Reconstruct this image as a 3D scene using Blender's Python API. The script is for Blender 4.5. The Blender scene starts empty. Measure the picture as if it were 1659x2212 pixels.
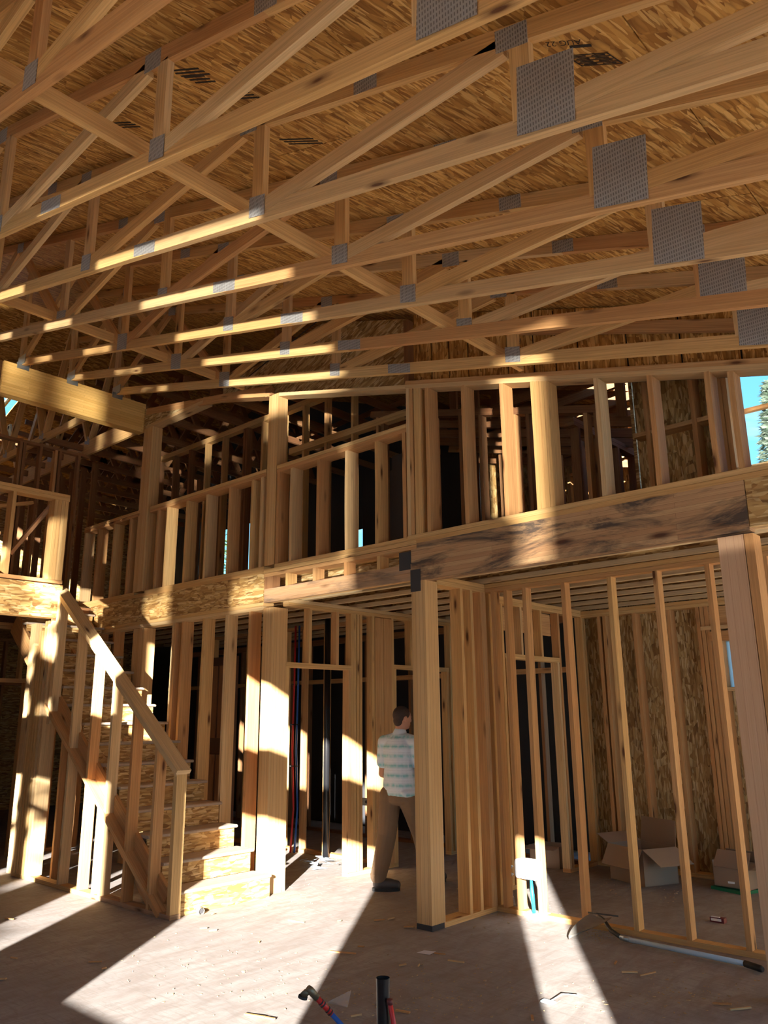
import bpy, bmesh, math, random
from mathutils import Vector, Matrix
random.seed(7)
SC = bpy.context.scene
COL = SC.collection
V = Vector

# ------------------------------------------------------------------ materials
def newmat(name):
    m = bpy.data.materials.new(name); m.use_nodes = True
    nt = m.node_tree
    for n in list(nt.nodes): nt.nodes.remove(n)
    out = nt.nodes.new('ShaderNodeOutputMaterial')
    b = nt.nodes.new('ShaderNodeBsdfPrincipled')
    nt.links.new(b.outputs[0], out.inputs[0])
    return m, nt, b
class NT:
    def __init__(s, nt): s.nt = nt
    def n(s, typ, **kw):
        n = s.nt.nodes.new(typ)
        for k, v in kw.items():
            if k.startswith('i_'): n.inputs[k[2:].replace('_', ' ')].default_value = v
            else: setattr(n, k, v)
        return n
    def l(s, a, b): s.nt.links.new(a, b)
    def math(s, op, a, b=None, clamp=False):
        n = s.nt.nodes.new('ShaderNodeMath'); n.operation = op; n.use_clamp = clamp
        for i, x in enumerate((a, b)):
            if x is None: continue
            if isinstance(x, (int, float)): n.inputs[i].default_value = x
            else: s.l(x, n.inputs[i])
        return n.outputs[0]
    def mix(s, fac, a, b, blend='MIX'):
        n = s.nt.nodes.new('ShaderNodeMix'); n.data_type = 'RGBA'; n.blend_type = blend
        for sock, x in ((n.inputs[0], fac), (n.inputs[6], a), (n.inputs[7], b)):
            if isinstance(x, (int, float)): sock.default_value = x
            elif isinstance(x, (tuple, list)): sock.default_value = (*x[:3], 1)
            else: s.l(x, sock)
        return n.outputs[2]
    def ramp(s, fac, stops):
        n = s.nt.nodes.new('ShaderNodeValToRGB'); cr = n.color_ramp
        while len(cr.elements) < len(stops): cr.elements.new(0.5)
        for e, (p, c) in zip(cr.elements, stops):
            e.position = p; e.color = (*c, 1) if len(c) == 3 else c
        s.l(fac, n.inputs[0]); return n.outputs[0]
    def mapping(s, vec, scale=(1, 1, 1), loc=(0, 0, 0), rot=(0, 0, 0)):
        n = s.n('ShaderNodeMapping'); s.l(vec, n.inputs[0])
        n.inputs['Scale'].default_value = scale; n.inputs['Location'].default_value = loc; n.inputs['Rotation'].default_value = rot
        return n.outputs[0]
    def noise(s, vec, scale=1, detail=3, rough=.5, dist=0):
        n = s.n('ShaderNodeTexNoise'); s.l(vec, n.inputs['Vector'])
        n.inputs['Scale'].default_value = scale; n.inputs['Detail'].default_value = detail
        n.inputs['Roughness'].default_value = rough; n.inputs['Distortion'].default_value = dist
        return n.outputs['Fac']
    def bump(s, h, bsdf, strength=.3, dist=.002):
        n = s.n('ShaderNodeBump'); n.inputs['Strength'].default_value = strength; n.inputs['Distance'].default_value = dist
        s.l(h, n.inputs['Height']); s.l(n.outputs[0], bsdf.inputs['Normal'])

def lumber(name, pale, mid, red, rough=.75, stain=0.0, weather=0.0):
    m, nt, b = newmat(name); N = NT(nt)
    uv = N.n('ShaderNodeUVMap').outputs[0]
    oi = N.n('ShaderNodeObjectInfo').outputs['Random']
    base = N.mix(N.ramp(oi, [(0, (0, 0, 0)), (1, (1, 1, 1))]), pale, red)
    slow = N.noise(N.mapping(uv, (.9, 9, 1)), 1, 3, .55, .4)
    c = N.mix(N.ramp(slow, [(.35, (0, 0, 0)), (.68, (1, 1, 1))]), base, mid)
    gr = N.noise(N.mapping(uv, (1.6, 95, 1)), 1, 4, .6, .9)
    c = N.mix(N.ramp(gr, [(.36, (.55, .55, .55)), (.62, (0, 0, 0))]), c, tuple(x * .62 for x in red))
    # knots
    vo = N.n('ShaderNodeTexVoronoi'); N.l(N.mapping(uv, (1.7, 6.5, 1)), vo.inputs['Vector']); vo.inputs['Scale'].default_value = 1
    kn = N.ramp(vo.outputs['Distance'], [(.05, (1, 1, 1)), (.085, (.55, .55, .55)), (.17, (0, 0, 0))])
    c = N.mix(kn, c, (.115, .045, .018))
    if stain:
        st = N.noise(N.mapping(uv, (.8, 5, 1), (3.3, 1.7, 0)), 1, 5, .65, .8)
        c = N.mix(N.ramp(st, [(.5, (0, 0, 0)), (.66, (stain,) * 3)]), c, (.07, .06, .055))
    if weather:
        st = N.noise(N.mapping(uv, (.5, 22, 1), (9, 4, 0)), 1, 4, .6, .4)
        c = N.mix(N.ramp(st, [(.42, (0, 0, 0)), (.7, (weather,) * 3)]), c, (.30, .27, .24))
    N.l(c, b.inputs['Base Color']); b.inputs['Roughness'].default_value = rough
    b.inputs['Specular IOR Level'].default_value = .25
    N.bump(gr, b, .25, .0015)
    return m

def osb(name, tone=(1, 1, 1), dark=1.0):
    m, nt, b = newmat(name); N = NT(nt)
    uv = N.n('ShaderNodeUVMap').outputs[0]
    warp = N.n('ShaderNodeTexNoise'); N.l(uv, warp.inputs['Vector']); warp.inputs['Scale'].default_value = 7
    wv = N.n('ShaderNodeVectorMath', operation='MULTIPLY_ADD'); N.l(warp.outputs['Color'], wv.inputs[0])
    wv.inputs[1].default_value = (.03, .03, 0); N.l(uv, wv.inputs[2])
    vec = wv.outputs[0]
    sel = N.n('ShaderNodeTexVoronoi'); N.l(N.mapping(uv, (1, 1, 1)), sel.inputs['Vector']); sel.inputs['Scale'].default_value = 10
    sepc = N.n('ShaderNodeSeparateColor'); N.l(sel.outputs['Color'], sepc.inputs[0])
    cols = []; edges = []
    for i, (rot, sx, sy) in enumerate(((.35, 6, 38), (-.6, 8, 50), (1.2, 7, 36), (-.1, 5, 52))):
        v = N.n('ShaderNodeTexVoronoi'); N.l(N.mapping(vec, (sx, sy, 1), (i * 3.1, i * 1.7, 0), (0, 0, rot)), v.inputs['Vector'])
        v.inputs['Scale'].default_value = 1
        s2 = N.n('ShaderNodeSeparateColor'); N.l(v.outputs['Color'], s2.inputs[0])
        cols.append(s2.outputs[0]); edges.append(v.outputs['Distance'])
    r = sepc.outputs[0]
    def pick(a):
        x = N.mix(N.math('GREATER_THAN', r, .30), a[0], a[1])
        x = N.mix(N.math('GREATER_THAN', r, .58), x, a[2])
        return N.mix(N.math('GREATER_THAN', r, .78), x, a[3])
    cv = pick(cols); ev = pick(edges)
    T = tone
    def t(c): return tuple(x * y for x, y in zip(c, T))
    c = N.ramp(cv, [(0, t((.26, .13, .045))), (.2, t((.44, .25, .085))), (.5, t((.60, .37, .14))), (.78, t((.72, .48, .20))), (1, t((.88, .66, .34)))])
    c = N.mix(N.ramp(ev, [(.5, (0, 0, 0)), (.9, (.55 * dark,) * 3)]), c, t((.11, .05, .02)))
    for (rot, sc, th, col, fac) in ((.8, (7, 62, 1), .80, (.95, .74, .42), .75), (-.9, (9, 70, 1), .84, (.90, .68, .36), .7), (.15, (8, 80, 1), .86, (.24, .11, .035), .7)):
        v = N.n('ShaderNodeTexVoronoi'); N.l(N.mapping(vec, sc, (rot * 7, 2, 0), (0, 0, rot)), v.inputs['Vector']); v.inputs['Scale'].default_value = 1
        s3 = N.n('ShaderNodeSeparateColor'); N.l(v.outputs['Color'], s3.inputs[0])
        k = N.math('MULTIPLY', N.math('MULTIPLY', N.math('GREATER_THAN', s3.outputs[1], th), N.math('LESS_THAN', v.outputs['Distance'], .42)), fac)
        c = N.mix(k, c, t(col))
    big = N.noise(uv, 1.1, 3, .5)
    c = N.mix(N.ramp(big, [(.4, (0, 0, 0)), (.75, (.35,) * 3)]), c, t((.30, .15, .05)))
    fine = N.noise(N.mapping(uv, (60, 220, 1)), 1, 2)
    c = N.mix(N.math('MULTIPLY', fine, .25), c, t((.25, .12, .04)))
    N.l(c, b.inputs['Base Color']); b.inputs['Roughness'].default_value = .62
    b.inputs['Specular IOR Level'].default_value = .3
    N.bump(cv, b, .35, .0025)
    return m

def glulam(name, cols, lam=.038, length=.62, stain=0, seed=0.0, joint=(.20, .10, .03)):
    m, nt, b = newmat(name); N = NT(nt)
    uv = N.n('ShaderNodeUVMap').outputs[0]
    br = N.n('ShaderNodeTexBrick'); N.l(N.mapping(uv, (1, 1, 1), (seed, seed * .3, 0)), br.inputs['Vector'])
    br.offset = .37; br.inputs['Scale'].default_value = 1; br.inputs['Mortar Size'].default_value = .0009
    br.inputs['Mortar Smooth'].default_value = .4
    br.inputs['Brick Width'].default_value = length; br.inputs['Row Height'].default_value = lam
    br.inputs['Color1'].default_value = (*cols[0], 1); br.inputs['Color2'].default_value = (*cols[1], 1)
    br.inputs['Mortar'].default_value = (*joint, 1)
    gr = N.noise(N.mapping(uv, (2.2, 120, 1)), 1, 4, .6, .7)
    c = N.mix(N.ramp(gr, [(.4, (.4, .4, .4)), (.62, (0, 0, 0))]), br.outputs['Color'], cols[2])
    if stain:
        vo = N.n('ShaderNodeTexVoronoi'); N.l(N.mapping(uv, (1.3, 5, 1)), vo.inputs['Vector']); vo.inputs['Scale'].default_value = 1
        c = N.mix(N.ramp(vo.outputs['Distance'], [(.05, (1, 1, 1)), (.16, (0, 0, 0))]), c, (.10, .04, .02))
        st = N.noise(N.mapping(uv, (1.1, 4.4, 1), (2.45, .4, 0)), 1, 6, .68, 1.0)
        c = N.mix(N.ramp(st, [(.46, (0, 0, 0)), (.60, (stain,) * 3)]), c, (.05, .043, .042))
    N.l(c, b.inputs['Base Color']); b.inputs['Roughness'].default_value = .6
    b.inputs['Specular IOR Level'].default_value = .3
    return m

def plain(name, col, rough=.6, metal=0, spec=.5, noise=0, nscale=8, col2=None, alpha=None, trans=0):
    m, nt, b = newmat(name); N = NT(nt)
    if noise:
        tc = N.n('ShaderNodeTexCoord').outputs['Object']
        f = N.noise(tc, nscale, 4, .6)
        c = N.mix(N.ramp(f, [(.3, (0, 0, 0)), (.7, (noise,) * 3)]), col, col2 or tuple(x * .5 for x in col))
        N.l(c, b.inputs['Base Color'])
    else: b.inputs['Base Color'].default_value = (*col, 1)
    b.inputs['Roughness'].default_value = rough; b.inputs['Metallic'].default_value = metal
    b.inputs['Specular IOR Level'].default_value = spec
    b.inputs['Transmission Weight'].default_value = trans
    if alpha is not None: b.inputs['Alpha'].default_value = alpha
    return m

def concrete():
    m, nt, b = newmat('concrete_slab'); N = NT(nt)
    uv = N.n('ShaderNodeTexCoord').outputs['Object']
    a = N.noise(uv, .7, 5, .6, .3); f = N.noise(N.mapping(uv, (9, 3, 1), (0, 0, 0), (0, 0, .5)), 1, 6, .7, .6); d = N.noise(uv, 130, 3, .7)
    c = N.mix(N.ramp(a, [(.32, (0, 0, 0)), (.7, (1, 1, 1))]), (.29, .258, .25), (.405, .38, .36))
    c = N.mix(N.ramp(f, [(.38, (.8,) * 3), (.6, (0, 0, 0))]), c, (.26, .215, .195))
    c = N.mix(N.ramp(d, [(.3, (.45,) * 3), (.45, (0, 0, 0)), (.62, (0, 0, 0)), (.75, (.35,) * 3)]), c, (.24, .2, .175))
    sk = N.noise(N.mapping(uv, (5, 34, 1), (3, 1, 0), (0, 0, .9)), 1, 5, .7, 1.2); c = N.mix(N.ramp(sk, [(.36, (.6,) * 3), (.5, (0, 0, 0))]), c, (.235, .205, .185))
    st = N.noise(uv, 2.3, 5, .7, .8)
    c = N.mix(N.ramp(st, [(.6, (0, 0, 0)), (.72, (.4,) * 3)]), c, (.24, .165, .15))
    N.l(c, b.inputs['Base Color']); b.inputs['Roughness'].default_value = .8
    b.inputs['Specular IOR Level'].default_value = .2
    N.bump(f, b, .3, .003)
    return m

def plate_mat():
    m, nt, b = newmat('truss_plate_steel'); N = NT(nt)
    uv = N.n('ShaderNodeUVMap').outputs[0]
    sp = N.n('ShaderNodeSeparateXYZ'); N.l(uv, sp.inputs[0])
    u = N.math('FRACT', N.math('MULTIPLY', sp.outputs[0], 84)); v = N.math('FRACT', N.math('MULTIPLY', sp.outputs[1], 42))
    hole = N.math('MULTIPLY', N.math('LESS_THAN', u, .42), N.math('LESS_THAN', v, .6))
    groove = N.math('PINGPONG', N.math('MULTIPLY', sp.outputs[0], 35), .5)
    ns = N.noise(uv, 14, 3)
    c = N.mix(ns, (.35, .355, .36), (.47, .475, .48))
    c = N.mix(N.math('MULTIPLY', hole, .6), c, (.045, .04, .035))
    N.l(c, b.inputs['Base Color']); b.inputs['Metallic'].default_value = .35; b.inputs['Roughness'].default_value = .55
    N.bump(groove, b, .5, .004)
    return m

LUM = lumber('fir_lumber', (.81, .56, .26), (.71, .44, .175), (.65, .36, .135))
LUMR = lumber('reddish_fir_lumber', (.69, .42, .19), (.63, .35, .145), (.56, .27, .105))
LUMP = lumber('pale_fir_lumber', (.81, .60, .33), (.72, .49, .24), (.67, .42, .20), weather=.12)
LUMD = lumber('dark_and_shaded_lumber', (.40, .22, .10), (.33, .165, .075), (.26, .11, .05))  # darker copy of the fir, shade of the dim rooms in its colour
LUMS = lumber('stained_fir_lumber', (.66, .44, .25), (.56, .34, .18), (.5, .26, .13), stain=.75, weather=.3)
LUMJ = lumber('joist_lumber', (.74, .58, .36), (.66, .49, .28), (.60, .42, .22), weather=.3)
OSBR = osb('strand_board_roof', (1.06, .92, .64), 1.0)
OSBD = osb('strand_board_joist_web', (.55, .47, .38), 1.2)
OSBW = osb('strand_board_wall', (1.0, 1.0, .95), .8)
OSBG = osb('strand_board_greyed', (.86, .95, 1.05), .9)
GLU = glulam('glued_laminated_beam', [(.86, .56, .19), (.70, .41, .115), (.58, .31, .08)], .033, .5, joint=(.3, .15, .04))
GLUF = glulam('laminated_fir_beam', [(.62, .40, .21), (.50, .28, .14), (.36, .19, .09)], .037, 1.5, stain=.9, seed=3.1, joint=(.12, .06, .03))
GLUP = glulam('built_up_post', [(.74, .49, .23), (.64, .38, .155), (.52, .28, .11)], .038, 9.0, seed=1.3, joint=(.14, .07, .03))
GLUR = glulam('built_up_red_post', [(.66, .43, .27), (.60, .37, .22), (.52, .30, .17)], .05, 9.0, seed=2.3, joint=(.4, .2, .13))
CONC = concrete()
STEEL = plate_mat()
GALV = plain('galvanised_steel', (.42, .47, .50), .38, .8)
DARKST = plain('dark_stained_end', (.045, .042, .045), .8)
BLACKP = plain('black_drain_plastic', (.012, .012, .014), .32)
FELT = plain('roofing_felt', (.02, .02, .02), .9)
TREAD = plain('tread_board', (.47, .38, .30), .7, noise=.6, nscale=20, col2=(.36, .27, .2))

# ------------------------------------------------------------------ builders
def link(o, parent=None):
    COL.objects.link(o)
    if parent: o.parent = parent
    return o
def org(parent):
    p = V((0, 0, 0))
    while parent: p += parent.location; parent = parent.parent
    return p
def thing(name, label, cat, loc=(0, 0, 0), group=None):
    o = bpy.data.objects.new(name, None); o.empty_display_size = .1; COL.objects.link(o)
    o.location = loc; o['label'] = label; o['category'] = cat
    if group: o['group'] = group
    return o
def tag(o, label, cat, group=None, kind=None):
    o['label'] = label; o['category'] = cat
    if group: o['group'] = group
    if kind: o['kind'] = kind
    return o
class MB:
    """collects boxes / tubes into one mesh with UVs in metres"""
    def __init__(s): s.v = []; s.f = []; s.uv = []; s.sm = []
    def board(s, p0, p1, a, b, up=None, bow=0.0, seg=1, off=None, cut0=None, cut1=None):
        p0 = V(p0); p1 = V(p1); d = p1 - p0; L = d.length; d = d / L
        if up is None: up = V((0, 1, 0)) if abs(d.z) > .9 else V((0, 0, 1))
        up = V(up); u = (up - d * up.dot(d)).normalized(); sd = d.cross(u)
        if off is None: off = (random.uniform(0, 40), random.uniform(0, 40))
        n0 = len(s.v); ba = random.uniform(0, 6.28)
        for i in range(seg + 1):
            t = i / seg; c = p0 + d * (L * t)
            if bow: k = bow * math.sin(math.pi * t); c = c + (sd * math.cos(ba) + u * math.sin(ba) * .5) * k
            for (x, y) in ((-1, -1), (1, -1), (1, 1), (-1, 1)):
                q = c + sd * (x * a / 2) + u * (y * b / 2)
                if i == 0 and cut0: q = q + d * (cut0 * y * b / 2)
                if i == seg and cut1: q = q + d * (cut1 * y * b / 2)
                s.v.append(q)
        per = [0, a, a + b, 2 * a + b, 2 * a + 2 * b]
        for i in range(seg):
            u0 = L * i / seg + off[0]; u1 = L * (i + 1) / seg + off[0]
            for k in range(4):
                k2 = (k + 1) % 4; A = n0 + i * 4
                s.f.append((A + k, A + k2, A + 4 + k2, A + 4 + k)); v0 = per[k] + off[1]; v1 = per[k + 1] + off[1]
                s.uv.append(((u0, v0), (u0, v1), (u1, v1), (u1, v0))); s.sm.append(False)
        e = ((0, 0), (a, 0), (a, b), (0, b))
        s.f.append((n0 + 3, n0 + 2, n0 + 1, n0)); s.uv.append(tuple((x * .3 + off[0], y + off[1]) for x, y in (e[3], e[2], e[1], e[0]))); s.sm.append(False)
        m = n0 + seg * 4
        s.f.append((m, m + 1, m + 2, m + 3)); s.uv.append(tuple((x * .3 + off[0], y + off[1]) for x, y in e)); s.sm.append(False)
        return s
    def box(s, lo, hi, axis=0, off=None):
        lo = V(lo); hi = V(hi); c = (lo + hi) / 2; h = hi - lo
        if axis == 0: return s.board((lo.x, c.y, c.z), (hi.x, c.y, c.z), h.y, h.z, (0, 0, 1), off=off)
        if axis == 1: return s.board((c.x, lo.y, c.z), (c.x, hi.y, c.z), h.x, h.z, (0, 0, 1), off=off)
        return s.board((c.x, c.y, lo.z), (c.x, c.y, hi.z), h.x, h.y, (0, 1, 0), off=off)
    def poly(s, pts, n, th, udir, off=None):
        """extruded planar polygon: pts outline, n normal, th thickness along -n"""
        pts = [V(p) for p in pts]; n = V(n).normalized(); ud = V(udir).normalized(); vd = n.cross(ud)
        if off is None: off = (random.uniform(0, 40), random.uniform(0, 40))
        k = len(pts); n0 = len(s.v); s.v += pts + [p - n * th for p in pts]
        tc = lambda p: (p.dot(ud) + off[0], p.dot(vd) + off[1])
        s.f.append(tuple(range(n0, n0 + k))); s.uv.append(tuple(tc(p) for p in pts)); s.sm.append(False)
        s.f.append(tuple(range(n0 + 2 * k - 1, n0 + k - 1, -1))); s.uv.append(tuple(tc(p) for p in reversed(pts))); s.sm.append(False)
        for i in range(k):
            j = (i + 1) % k
            s.f.append((n0 + i, n0 + k + i, n0 + k + j, n0 + j))
            a = tc(pts[i]); c = tc(pts[j]); s.uv.append((a, (a[0] + th, a[1] + th), (c[0] + th, c[1] + th), c)); s.sm.append(False)
        return s
    def tube(s, pts, r, n=12, cap=True, smooth=True):
        pts = [V(p) for p in pts]; rs = r if isinstance(r, (list, tuple)) else [r] * len(pts)
        n0 = len(s.v); prev = None; Lc = 0
        for i, p in enumerate(pts):
            d = (pts[min(i + 1, len(pts) - 1)] - pts[max(i - 1, 0)]).normalized()
            if prev is None: u = d.orthogonal().normalized()
            else: u = (prev - d * prev.dot(d)).normalized()
            prev = u; w = d.cross(u)
            for k in range(n):
                a = 2 * math.pi * k / n; s.v.append(p + (u * math.cos(a) + w * math.sin(a)) * rs[i])
        for i in range(len(pts) - 1):
            l = (pts[i + 1] - pts[i]).length
            for k in range(n):
                k2 = (k + 1) % n; A = n0 + i * n; B = A + n
                s.f.append((A + k, A + k2, B + k2, B + k)); s.uv.append(((Lc, k / n), (Lc, (k + 1) / n), (Lc + l, (k + 1) / n), (Lc + l, k / n))); s.sm.append(smooth)
            Lc += l
        if cap:
            s.f.append(tuple(n0 + k for k in reversed(range(n)))); s.uv.append(((0, 0),) * n); s.sm.append(False)
            m = n0 + (len(pts) - 1) * n
            s.f.append(tuple(m + k for k in range(n))); s.uv.append(((0, 0),) * n); s.sm.append(False)
        return s
    def rings(s, rings, cap=True, smooth=True):
        """loft of closed rings (lists of equal length)"""
        n = len(rings[0]); n0 = len(s.v)
        for r in rings: s.v += [V(p) for p in r]
        for i in range(len(rings) - 1):
            for k in range(n):
                k2 = (k + 1) % n; A = n0 + i * n; B = A + n
                s.f.append((A + k, A + k2, B + k2, B + k)); s.uv.append(((i, k),) * 4); s.sm.append(smooth)
        if cap:
            s.f.append(tuple(n0 + k for k in reversed(range(n)))); s.uv.append(((0, 0),) * n); s.sm.append(smooth)
            m = n0 + (len(rings) - 1) * n
            s.f.append(tuple(m + k for k in range(n))); s.uv.append(((0, 0),) * n); s.sm.append(smooth)
        return s
    def obj(s, name, mat, parent=None, base=None):
        o0 = org(parent)
        if base is None:
            base = V((0, 0, 0)) if parent else V((sum(v.x for v in s.v) / len(s.v), sum(v.y for v in s.v) / len(s.v), min(v.z for v in s.v)))
        base = V(base)
        me = bpy.data.meshes.new(name)
        me.from_pydata([tuple(v - o0 - base) for v in s.v], [], s.f)
        uvl = me.uv_layers.new(name='UVMap'); li = 0
        for f, t in zip(s.f, s.uv):
            for q in t: uvl.data[li].uv = q; li += 1
        for p, q in zip(me.polygons, s.sm): p.use_smooth = q
        me.materials.append(mat); me.update()
        o = bpy.data.objects.new(name, me); o.location = base
        return link(o, parent)
def B(name, mat, parent, p0, p1, a, b, up=None, bow=0.0, **kw):
    return MB().board(p0, p1, a, b, up, bow, 5 if bow else 1, **kw).obj(name, mat, parent)
def BX(name, mat, parent, lo, hi, axis=0):
    return MB().box(lo, hi, axis).obj(name, mat, parent)
T2 = .038
def rl(): return random.choice((LUM, LUM, LUM, LUMP, LUMR))

# chord planes of the scissor trusses
def zb(x): return 3.42 + .25 * abs(x) if x < 0 else 3.42 - .25 * x
def zt(x): return 3.80 + .337 * (-x)          # centre of the top chord
ROOFZ = lambda x: 3.85 + .337 * (-x)

# ------------------------------------------------------------------ camera
f = 1710.25
Rc = [(0.74010063, 0.17396258, 0.64960609), (0.67244298, -0.17929014, -0.71810549), (-0.00845552, 0.96829338, -0.24967266)]
# columns of Rc are the camera axes seen in the world
cam_d = bpy.data.cameras.new('camera'); cam = bpy.data.objects.new('camera', cam_d); COL.objects.link(cam)
M = Matrix(Rc).to_4x4(); M.translation = V((0, 0, 1.6)); cam.matrix_world = M
cam_d.sensor_fit = 'HORIZONTAL'; cam_d.sensor_width = 36; cam_d.lens = 36 * f / 1659; cam_d.clip_start = .05; cam_d.clip_end = 300
SC.camera = cam
def P(x, y, axis, val):
    d = Matrix(Rc) @ V((x - 829.5, -(y - 1106), -f)); t = (val - (0, 0, 1.6)[axis]) / d[axis]
    return V((0, 0, 1.6)) + d * t

# ------------------------------------------------------------------ setting
def st(o): o['kind'] = 'structure'; return o
st(MB().box((-16, -1.2, -.15), (4.5, 9.4, 0)).obj('floor', CONC, base=(0, 0, 0)))
# roof sheathing in panels with seams every 1.16 m, felt above
mb = MB()
sx = -.96; xs = [3.3, 2.52, 1.36, .2, -.96]
while xs[-1] > -11: xs.append(xs[-1] - 1.16)
for i in range(len(xs) - 1):
    x0, x1 = xs[i], xs[i + 1] + .006
    y = -1.0 - (i % 2) * 1.2
    while y < 9.3:
        y0, y1 = max(y, -1.0), min(y + 2.435, 9.3); y += 2.44
        if x0 > -3.2: y1 = min(y1, 6.52)
        if y1 - y0 < .05: continue
        mb.poly([(x0, y0, ROOFZ(x0)), (x1, y0, ROOFZ(x1)), (x1, y1, ROOFZ(x1)), (x0, y1, ROOFZ(x0))][::-1] if False else
                [(x0, y0, ROOFZ(x0)), (x0, y1, ROOFZ(x0)), (x1, y1, ROOFZ(x1)), (x1, y0, ROOFZ(x1))][::-1], (-.32, 0, -.95), .012, (.25, 1, -.08))
ceil = mb.obj('ceiling', OSBR, base=(0, 0, 0)); st(ceil)
def felt(x0, x1, y1): 
    MB().poly([(x0, -1.1, ROOFZ(x0) + .02), (x0, y1, ROOFZ(x0) + .02), (x1, y1, ROOFZ(x1) + .02), (x1, -1.1, ROOFZ(x1) + .02)][::-1], (-.32, 0, -.95), .01, (1, 0, 0)).obj('roofing_felt', FELT, ceil)
felt(3.4, -3.28, 6.55); felt(-3.28, -11.5, 9.4)
zl = lambda x: ROOFZ(-11.4) - .34 * (-11.4 - x)
for (xa, xb, ya, yb) in ((-11.4, -12.7, -1, 9.4), (-12.7, -14.0, -1, 4.1), (-12.7, -14.0, 5.3, 9.4), (-14.0, -16.2, -1, 9.4)):
    MB().poly([(xa, ya, zl(xa)), (xa, yb, zl(xa)), (xb, yb, zl(xb)), (xb, ya, zl(xb))], (.32, 0, -.95), -.02, (0, 1, 0)).obj('roof_panel', OSBR, ceil)
# printed grade stamp on the roof panel
def text_mesh(name, s, size, origin, xd, yd, mat, parent, extrude=.0):
    cu = bpy.data.curves.new(name, 'FONT'); cu.body = s; cu.size = size; cu.extrude = extrude; cu.fill_mode = 'BOTH'
    o = bpy.data.objects.new(name, cu); COL.objects.link(o)
    dg = bpy.context.evaluated_depsgraph_get(); me = bpy.data.meshes.new_from_object(o.evaluated_get(dg))
    bpy.data.objects.remove(o)
    xd = V(xd).normalized(); z = xd.cross(V(yd)).normalized(); yd = z.cross(xd)
    m = Matrix((xd, yd, z)).transposed().to_4x4(); m.translation = V(origin) - org(parent)
    me.transform(m); me.materials.clear(); me.materials.append(mat)
    return link(bpy.data.objects.new(name, me), parent)
INK = plain('stamp_ink', (.03, .02, .015), .8)
rx = V((-1, 0, .337)).normalized(); rd = (rx + V((0, -.30, 0))).normalized(); ry = V((.3, 1, -.1)).normalized(); dn = V((-.32, 0, -.95)).normalized() * .0015
sp = P(1262, 76, 1, 2.5); 
def onroof(px, py):
    d = Matrix(Rc) @ V((px - 829.5, -(py - 1106), -f)); t = (3.85 - 1.6) / (d.z + .337 * d.x)
    return V((0, 0, 1.6)) + d * t
s0 = onroof(1254, 84)
text_mesh('grade_stamp', 'AUG 22', .044, s0 + dn, rd, ry, INK, ceil)
mb = MB()
for k in range(2):
    c = onroof(1222 + k * 32, 60 + k * 39); mb.board(c + dn + rd * .045, c + dn - rd * .045, .001, .016, ry)
c0 = onroof(1284, 128)
for k in range(5):
    c = c0 + ry * (.022 * (k - 2)) + dn; mb.board(c - rd * .085, c + rd * .085, .001, .004, ry)
for k in (-1, 1): mb.board(c0 + rd * (.085 * k) - ry * .045 + dn, c0 + rd * (.085 * k) + ry * .045 + dn, .001, .005, rd)
for k in range(8):
    c = c0 + ry * (.022 * (k % 4 - 1.5)) + rd * (.04 if k > 3 else -.04) + dn; mb.board(c - rd * .028, c + rd * .028, .001, .006, ry)
mb.obj('grade_stamp_box', INK, ceil)
for (px, py, w) in ((398, 150, .2), (420, 165, .14), (512, 200, .16), (640, 300, .24), (255, 265, .22)):
    c = onroof(px, py); mb2 = MB()
    for k in range(3): mb2.board(c + dn - rd * w / 2 + ry * .03 * k, c + dn + rd * w / 2 + ry * .03 * k, .001, .012, ry)
    mb2.obj('faded_ink_stamp', INK, ceil)

# front wall with the window openings the sun comes through (behind the camera)
WY = -.6
wins = [(-6.1, -5.1), (-4.40, -3.79), (-2.66, -.79), (.79, 1.30)]
def ztop(x): return 3.14 + .26 * abs(x)
mb = MB()
edges = sorted([-16.0, 2.0, 3.2] + [e for w in wins for e in w])
for i in range(len(edges) - 1):
    x0, x1 = edges[i], edges[i + 1]
    op = any(abs(x0 - w[0]) < 1e-6 for w in wins)
    top = lambda x: max(ROOFZ(x), 2.0) if x > -11 else 7.6
    if x0 == .79:
        mb.poly([(x0, WY, -.1), (x1, WY, -.1), (x1, WY, .94), (x0, WY, .94)], (0, -1, 0), .12, (1, 0, 0)); mb.poly([(x0, WY, 2.62), (x1, WY, 2.62), (x1, WY, top(x1)), (x0, WY, top(x0))], (0, -1, 0), .12, (1, 0, 0))
    elif x0 == 2.0:
        mb.poly([(x0, WY, 1.0), (x1, WY, 1.0), (x1, WY, top(x1)), (x0, WY, top(x0))], (0, -1, 0), .12, (1, 0, 0))
    elif not op:
        mb.poly([(x0, WY, -.1), (x1, WY, -.1), (x1, WY, top(x1)), (x0, WY, top(x0))], (0, -1, 0), .12, (1, 0, 0))
    else:
        mb.poly([(x0, WY, -.1), (x1, WY, -.1), (x1, WY, .94), (x0, WY, .94)], (0, -1, 0), .12, (1, 0, 0))
        mb.poly([(x0, WY, 2.43), (x1, WY, 2.43), (x1, WY, 3.03), (x0, WY, 3.03)], (0, -1, 0), .12, (1, 0, 0))
        mb.poly([(x0, WY, ztop(x0)), (x1, WY, ztop(x1)), (x1, WY, top(x1)), (x0, WY, top(x0))], (0, -1, 0), .12, (1, 0, 0))
st(mb.obj('wall_front', OSBW, base=(0, WY, 0)))
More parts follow.
